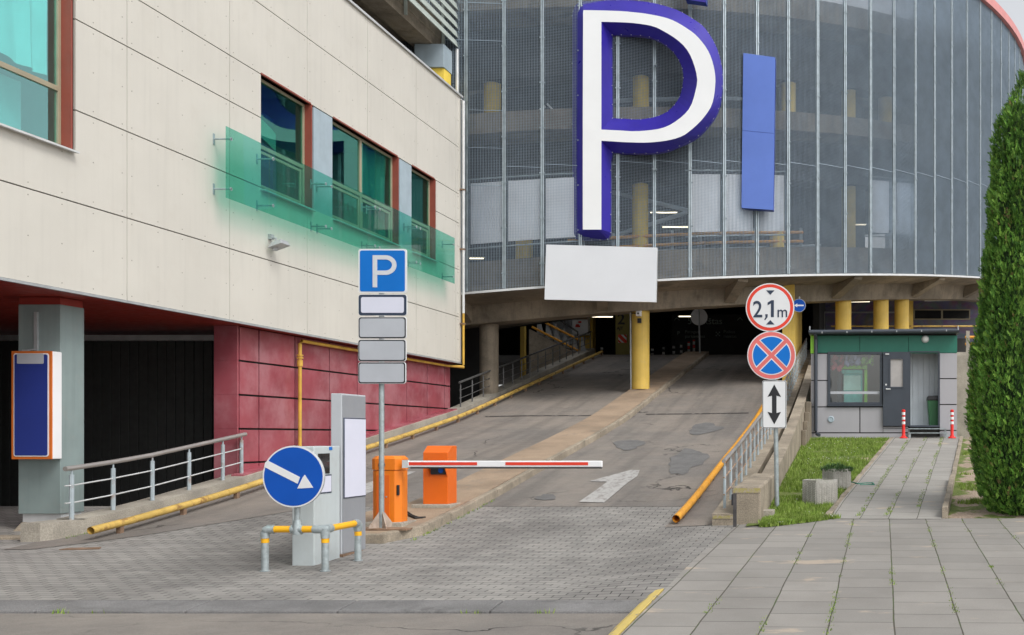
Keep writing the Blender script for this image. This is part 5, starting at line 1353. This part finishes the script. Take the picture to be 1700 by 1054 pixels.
# backing walls with holes
g = MB()
for (x0,y0,x1,y1) in ((1347,553,1588,584),(1347,584,1375,728),(1375,671,1466,728),(1464,584,1511,728),(1559,584,1588,728),(1511,707,1559,728)): brect(g,x0,y0,x1,y1,.042,.12)
g.build('backing', MT['joint'], bo_)
a, b = B(1347,728), B(1588,553); yb_ = BD+2.6
g = MB(); g.box(a.x,a.x+.08,BD+.121,BD+.4,a.z,b.z); g.box(a.x,a.x+.08,BD+2.1,yb_,a.z,b.z); g.box(a.x,a.x+.08,BD+.4,BD+2.1,a.z,a.z+.9); g.box(a.x,a.x+.08,BD+.4,BD+2.1,b.z-.6,b.z); g.box(b.x-.08,b.x,BD+.121,yb_,a.z,b.z); g.box(a.x,b.x,yb_,yb_+.1,a.z,b.z); g.build('side_wall', MT['booth'], bo_)  # unseen opening in the left wall added to let daylight into the booth
g = MB(); g.box(a.x+.08,b.x-.08,BD+.121,yb_-.002,a.z,a.z+.32); g.build('floor', MT['interior_grey'], bo_)
dv = B(1509,0).x
g = MB(); xk = dv-.02
while xk < b.x-.12: g.box(xk,xk+.145,BD+.62,BD+.67,a.z+.32,b.z-.02); xk += .15
g.build('inner_partition', MT['interior_grey'], bo_)
g = MB(); g.box(dv-.10,dv-.02,BD+.13,yb_-.01,a.z+.32,b.z-.02); g.build('inner_wall', MT['interior_grey'], bo_)
g = MB(); r0, r1 = B(1343.5,556), B(1590.5,547)
g.hexa([(r0.x,BD-.22,r0.z-.0),(r1.x,BD-.22,r0.z+.03),(r1.x,yb_+.2,r0.z+.05),(r0.x,yb_+.2,r0.z+.02)],[(r0.x,BD-.22,r0.z+.11),(r1.x,BD-.22,r0.z+.155),(r1.x,yb_+.2,r0.z+.2),(r0.x,yb_+.2,r0.z+.16)])
rf = g.build('roof', MT['anthracite'], bo_, bev=.006)
g = MB(); g.tube([(r0.x,BD-.27,r0.z+.05),(r1.x,BD-.27,r0.z+.09)],.055,12); g.build('gutter', MT['anthracite'], rf, smooth=True)
g = MB()
for k in range(6): xk = r0.x+.35+k*.65; g.box(xk-.012,xk+.012,BD-.335,BD-.26,r0.z+.01+.01*k,r0.z+.06+.01*k)
for xk in (r0.x+.015,r1.x-.04): g.box(xk,xk+.025,BD-.33,BD-.2,r0.z+.1,r0.z+.2)
g.build('gutter_bracket', MT['metal_grey'], rf)
dp = B(1354.5,0).x
g = MB(); g.tube([(dp,BD-.27,r0.z+.02),(dp,BD-.08,r0.z-.12),(dp,BD-.08,zb+.22),(dp+.03,BD-.12,zb+.14),(dp+.10,BD-.2,zb+.10)],.045,12); g.build('downpipe', MT['anthracite'], bo_, smooth=True)
# window
wa, wb_ = B(1374,672), B(1465,584)
g = MB(); fw = .07
for (x0,x1,z0,z1) in ((wa.x,wb_.x,wb_.z-fw,wb_.z),(wa.x,wb_.x,wa.z,wa.z+fw),(wa.x,wa.x+fw,wa.z+fw,wb_.z-fw),(wb_.x-fw,wb_.x,wa.z+fw,wb_.z-fw)): g.box(x0,x1,BD-.03,BD+.10,z0,z1)
g.box(wa.x-.02,wb_.x+.02,BD-.06,BD-.005,wa.z-.04,wa.z-.002)
wn = g.build('window', MT['anthracite'], bo_, bev=.005)
g = MB(); g.box(wa.x+.05,wb_.x-.05,BD+.03,BD+.04,wa.z+.05,wb_.z-.05); g.build('pane', MT['boothglass'], wn)
g = MB(); za = B(0,654).z; g.box(wa.x+fw,wb_.x-fw,BD+.022,BD+.028,za,za+.07); g.build('window_strip', MT['sign_grey'], wn)
# interior furniture behind the window
p = lambda x, y: B(x,y)
g = MB(); q0, q1 = B(1397,672), B(1432,612); g.box(q0.x,q1.x,BD+.5,BD+.9,a.z+.32,q1.z+.0); g.box(q0.x,q1.x,BD+.45,BD+.5,q1.z-.1,q1.z); o = g.build('machine', M('machine_teal',(.16,.58,.55),.4), bo_)
g = MB(); g.box(q0.x+.05,q1.x-.05,BD+.485,BD+.495,q1.z-.55,q1.z-.15); g.build('machine_screen', M('machine_screen',(.6,.8,.75),.3), o)
g = MB(); g.box(q1.x+.05,q1.x+.13,BD+.4,BD+.5,a.z+.32,q1.z+.0); g.box(q0.x-.05,q1.x+.13,BD+.4,BD+.48,q1.z+.02,q1.z+.12); g.build('lime_frame', MT['lime'], bo_)
g = MB(); g.box(q0.x-.12,q0.x+.06,BD+.5,BD+.6,a.z+.32,q1.z); g.build('cabinet', MT['anthracite'], bo_)
for (x0,y0,x1,y1,c) in ((1379,590,1402,612,(.36,.05,.07)),(1404,588,1428,606,(.26,.24,.40)),(1428,588,1455,610,(.18,.34,.06))):
    qa, qb = B(x0,y1), B(x1,y0); g = MB()
    for k in range(24):
        xx = rnd.uniform(qa.x,qb.x); zz = rnd.uniform(qa.z,qb.z); s = rnd.uniform(.04,.085); an = rnd.uniform(0,3.1)
        g.prism([Vector((xx+s*math.cos(an+t_*1.257)*(1 if t_ % 2 else .5),BD+.10+.012*k,zz+s*math.sin(an+t_*1.257))) for t_ in range(5)],(0,.004,0))
    g.build('hanging_leaf', M('deco_%d' % x0, c, .6, .3, 9), bo_)
# door frame and leaf
da, db = B(1509.5,709), B(1560,583)
g = MB()
for (x0,x1,z0,z1) in ((da.x,db.x,db.z-.035,db.z),(da.x,da.x+.03,da.z+.05,db.z-.035),(db.x-.04,db.x,da.z+.05,db.z-.035),(da.x,db.x,da.z,da.z+.05)): g.box(x0,x1,BD-.02,BD+.12,z0,z1)
g.build('door_frame', MT['anthracite'], bo_, bev=.004)
la, lb2 = B(1466,707,BD-.08), B(1510,584,BD-.08); yd = BD-.08
xa, xb = la.x, lb2.x; va, vb_ = B(1478.5,642,yd), B(1499,596,yd)
g = MB()
for (x0,x1,z0,z1) in ((xa,va.x,la.z,lb2.z),(vb_.x,xb,la.z,lb2.z),(va.x,vb_.x,la.z,va.z),(va.x,vb_.x,vb_.z,lb2.z)): g.box(x0,x1,yd,yd+.05,z0,z1)
dr = g.build('door', MT['anthracite'], bo_)
g = MB()
for (x0,x1,z0,z1) in ((va.x-.04,vb_.x+.04,vb_.z,vb_.z+.04),(va.x-.04,vb_.x+.04,va.z-.04,va.z),(va.x-.04,va.x,va.z,vb_.z),(vb_.x,vb_.x+.04,va.z,vb_.z)): g.box(x0,x1,yd-.012,yd-.001,z0,z1)
g.build('glazing_bead', MT['anthracite'], dr)
g = MB(); g.box(va.x,vb_.x,yd+.02,yd+.03,va.z,vb_.z); g.build('door_pane', M('door_sheet',(.40,.38,.37),.5), dr)
h = B(1471,646,yd); g = MB(); g.tube([(h.x,yd,h.z),(h.x,yd-.05,h.z),(h.x+.12,yd-.05,h.z)],.012,8); g.lathe((h.x,yd-.01,h.z+.12),[(.025,0),(.025,.01)],12,'y'); g.build('handle', MT['metal_light'], dr)
g = MB(); c = B(1473,588,yd); g.box(c.x-.05,c.x+.05,yd-.03,yd-.001,c.z-.015,c.z+.02); g.build('closer', MT['metal_light'], dr)
# lamp, vent, steps
c = B(1536,563); t = thing('wall_lamp', 'round bulkhead lamp on the green band above the booth door', 'lamp', (c.x,BD,c.z))
g = MB(); g.lathe((c.x,BD,c.z),[(.10,-.005),(.10,-.04),(.085,-.055)],24,'y'); g.build('housing', MT['metal_grey'], t, smooth=True)
g = MB(); g.lathe((c.x,BD,c.z),[(.078,-.05),(.06,-.085),(.02,-.10)],24,'y'); g.build('glass_dome', MT['lampoff'], t, smooth=True)
c = B(1379.5,696); g = MB(); g.lathe((c.x,BD,c.z),[(.085,-.001),(.085,-.02),(.06,-.03),(.055,-.02)],20,'y'); g.build('vent', MT['blue_grey'], bo_)
stp = thing('metal_steps', 'small galvanised step in front of the booth door', 'steps', B(1540,728,BD-.4))
for (yy, d0, d1) in ((711,-.32,-.07),(718,-.62,-.36)):
    qa, qb = B(1508,yy+1.4,BD+d0), B(1572,yy,BD+d0); g = MB(); g.box(qa.x,qb.x,BD+d0,BD+d1,qa.z,qb.z); g.build('tread', MT['galv'], stp)
for xx in (1508,1569):
    qa = B(xx,0,BD-.3); g = MB(); zq = B(0,711,BD-.32).z-.03; zl = hr(BD-.5)+.03
    for d in (-.6,-.12): g.box(qa.x,qa.x+.05,BD+d,BD+d+.05,zl,zq if d > -.5 else B(0,718,BD-.62).z-.025)
    g.build('leg', MT['galv'], stp)
# bin
c = B(1551,705,BD+.36); z0 = a.z+.32
bn = thing('waste_bin', 'green wheeled bin with black bag just inside the booth door', 'bin', (c.x,BD+.36,z0))
g = MB(); g.hexa([(c.x-.13,BD+.2,z0),(c.x+.25,BD+.2,z0),(c.x+.25,BD+.56,z0),(c.x-.13,BD+.56,z0)],[(c.x-.19,BD+.17,z0+.74),(c.x+.3,BD+.17,z0+.74),(c.x+.3,BD+.59,z0+.74),(c.x-.19,BD+.59,z0+.74)]); g.build('body', MT['bin'], bn, bev=.015)
g = MB(); g.hexa([(c.x-.21,BD+.15,z0+.69),(c.x+.32,BD+.15,z0+.69),(c.x+.32,BD+.6,z0+.69),(c.x-.21,BD+.6,z0+.69)],[(c.x-.19,BD+.17,z0+.82),(c.x+.3,BD+.17,z0+.84),(c.x+.3,BD+.59,z0+.82),(c.x-.19,BD+.59,z0+.80)]); g.build('bag', MT['bag'], bn, bev=.03)
# booth foundation slab
g = MB(); g.box(-1.45,2.9,27.28,30.3,hr(27.4)-.15,hr(27.4)+.02)
struct(g.build('booth_slab', MT['concrete_lt'], bev=.01), 'pale concrete foundation edge under the booth')
# red bollards
def bollard(px, label):
    p = P(px,729,26.9); z0 = hr(26.9)+.045
    t = thing('traffic_bollard', label, 'bollard', (p.x,26.9,z0), 'red and white bollards before the booth')
    g = MB(); g.lathe((p.x,26.9,z0),[(.105,0),(.10,.02),(.055,.05),(.042,.10),(.042,.68),(.047,.69),(.047,.725),(.03,.74)],18); g.build('post', MT['bollard_red'], t, smooth=True)
    for k in (.36,.48,.60):
        g = MB(); g.lathe((p.x,26.9,z0),[(.0445,k),(.0445,k+.07)],18); g.build('white_band', MT['white'], t)
bollard(1500,'red bollard with white bands left of the booth steps'); bollard(1580.5,'red bollard with white bands right of the booth steps')

# ================================================================ THUJA
tp_ = [(124,4),(142,16),(176,34),(206,52),(239,57),(345,62),(393,63),(426,67),(493,72),(533,76),(582,85),(632,89),(682,92),(703,93),(757,86),(818,76),(850,55),(866,30)]
TDp = 15.9; TX = (1697-PX)/F*TDp
prof = sorted([((PY-y)/F*TDp+E, max(1.5,r-7-(6 if y < 250 else 0))/F*TDp) for y, r in tp_])
def trad(z): return lin(z, prof)
zmin, zmax = prof[0][0], prof[-1][0]
th = thing('conifer', 'tall dense columnar conifer at the right edge of the picture', 'tree', (TX,TDp,hr(TDp)))
g = MB(); g.tube([(TX,TDp,hr(TDp)-.1),(TX+.02,TDp,hr(TDp)+1.5),(TX,TDp,hr(TDp)+5)],[.11,.08,.02],10); g.build('trunk', MT['bark'], th)
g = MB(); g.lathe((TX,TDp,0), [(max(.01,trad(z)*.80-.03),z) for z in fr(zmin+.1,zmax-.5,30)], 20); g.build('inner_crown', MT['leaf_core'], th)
r3 = random.Random(5)
V_, F_, Mi = [], [], []
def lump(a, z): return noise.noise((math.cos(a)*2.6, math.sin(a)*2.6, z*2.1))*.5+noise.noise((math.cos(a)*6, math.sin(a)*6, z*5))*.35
cnt_ = 0
while cnt_ < 23000:
    z = r3.uniform(zmin, zmax); rr_ = trad(z)
    if r3.random() > rr_/.86+.06: continue
    a = r3.uniform(0, 2*math.pi)
    if math.sin(a) > .75 and r3.random() < .7: continue
    cnt_ += 1
    lm = lump(a, z)
    rad = rr_*(1+.17*lm)*(1.02-.24*r3.random()**1.5)+.02*lm
    o = Vector((math.cos(a), math.sin(a), 0)); base = Vector((TX,TDp,z))+o*rad
    up = (Vector((0,0,1))*r3.uniform(.6,1.2)+o*r3.uniform(.2,.9)+Vector((r3.uniform(-.4,.4),r3.uniform(-.4,.4),r3.uniform(-.2,.2)))).normalized()
    tan = Vector((-o.y,o.x,0)); pn = (tan*r3.uniform(-1,1)+o*r3.uniform(-.6,1)).normalized()
    sd_ = up.cross(pn).normalized()
    size = r3.uniform(.038,.082)*(1.7 if r3.random() < .05 else 1)
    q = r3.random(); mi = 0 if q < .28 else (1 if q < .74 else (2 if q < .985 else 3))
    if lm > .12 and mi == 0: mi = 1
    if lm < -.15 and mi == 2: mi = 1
    nl = 13; L_ = size*1.45; curl = r3.uniform(-.35,.35)
    for k in range(nl):
        t_ = k/(nl-1); ax = (up+sd_*curl*t_).normalized(); st = base+ax*L_*t_*.85+o*(-.1*size*t_*t_)
        ang = 0 if k == nl-1 else (.75 if k % 2 else -.75)+r3.uniform(-.15,.15)
        d = (ax*math.cos(ang)+sd_*math.sin(ang)+pn*r3.uniform(-.2,.2)); l = size*(.52-.30*t_)*r3.uniform(.75,1.2); w = d.cross(pn)*size*.105
        n = len(V_); e = st+d*l+Vector((0,0,-.03*size)); m = st+d*l*.5
        V_ += [tuple(st), tuple(m+w), tuple(e), tuple(m-w)]; F_.append((n,n+1,n+2,n+3)); Mi.append(mi if r3.random() < .85 else min(2,mi+1))
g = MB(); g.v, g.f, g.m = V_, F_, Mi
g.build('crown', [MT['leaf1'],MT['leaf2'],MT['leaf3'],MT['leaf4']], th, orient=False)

# ================================================================ LIGHT, SKY, CAMERA
w = bpy.data.worlds.new('World'); S.world = w; w.use_nodes = True; nt = w.node_tree
SUN_EL, SUN_AZ = math.radians(50), math.radians(125)   # azimuth clockwise from +Y
sky = nd(nt, 'ShaderNodeTexSky', {'sky_type':'NISHITA','sun_disc':False,'sun_elevation':SUN_EL,'sun_rotation':SUN_AZ,'dust_density':3.0,'air_density':1.0,'ozone_density':1.0})
hs_n = nd(nt, 'ShaderNodeHueSaturation', Saturation=.15, Value=1.0, Color=sky.outputs[0])
bg = nt.nodes['Background']; nt.links.new(hs_n.outputs[0], bg.inputs[0]); bg.inputs[1].default_value = .15
sl = bpy.data.lights.new('sun', 'SUN'); sl.energy = .75; sl.angle = math.radians(20); sl.color = (1,.97,.92)
so = bpy.data.objects.new('sun', sl); COL.objects.link(so)
d = Vector((math.sin(SUN_AZ)*math.cos(SUN_EL), math.cos(SUN_AZ)*math.cos(SUN_EL), math.sin(SUN_EL)))
so.rotation_euler = d.to_track_quat('Z','Y').to_euler(); so.location = (10,-10,30)
cd = bpy.data.cameras.new('camera'); co = bpy.data.objects.new('camera', cd); COL.objects.link(co)
co.location = (0,0,E); co.rotation_euler = (math.pi/2,0,0)
cd.sensor_width = 36; cd.lens = 36*F/1700; cd.shift_x = (850-PX)/1700; cd.shift_y = (PY-527)/1700; cd.clip_end = 1500; cd.clip_start = .1
S.camera = co
vs = S.view_settings; vs.view_transform = 'Standard'; vs.look = 'None'; vs.gamma = 1; vs.exposure = .60
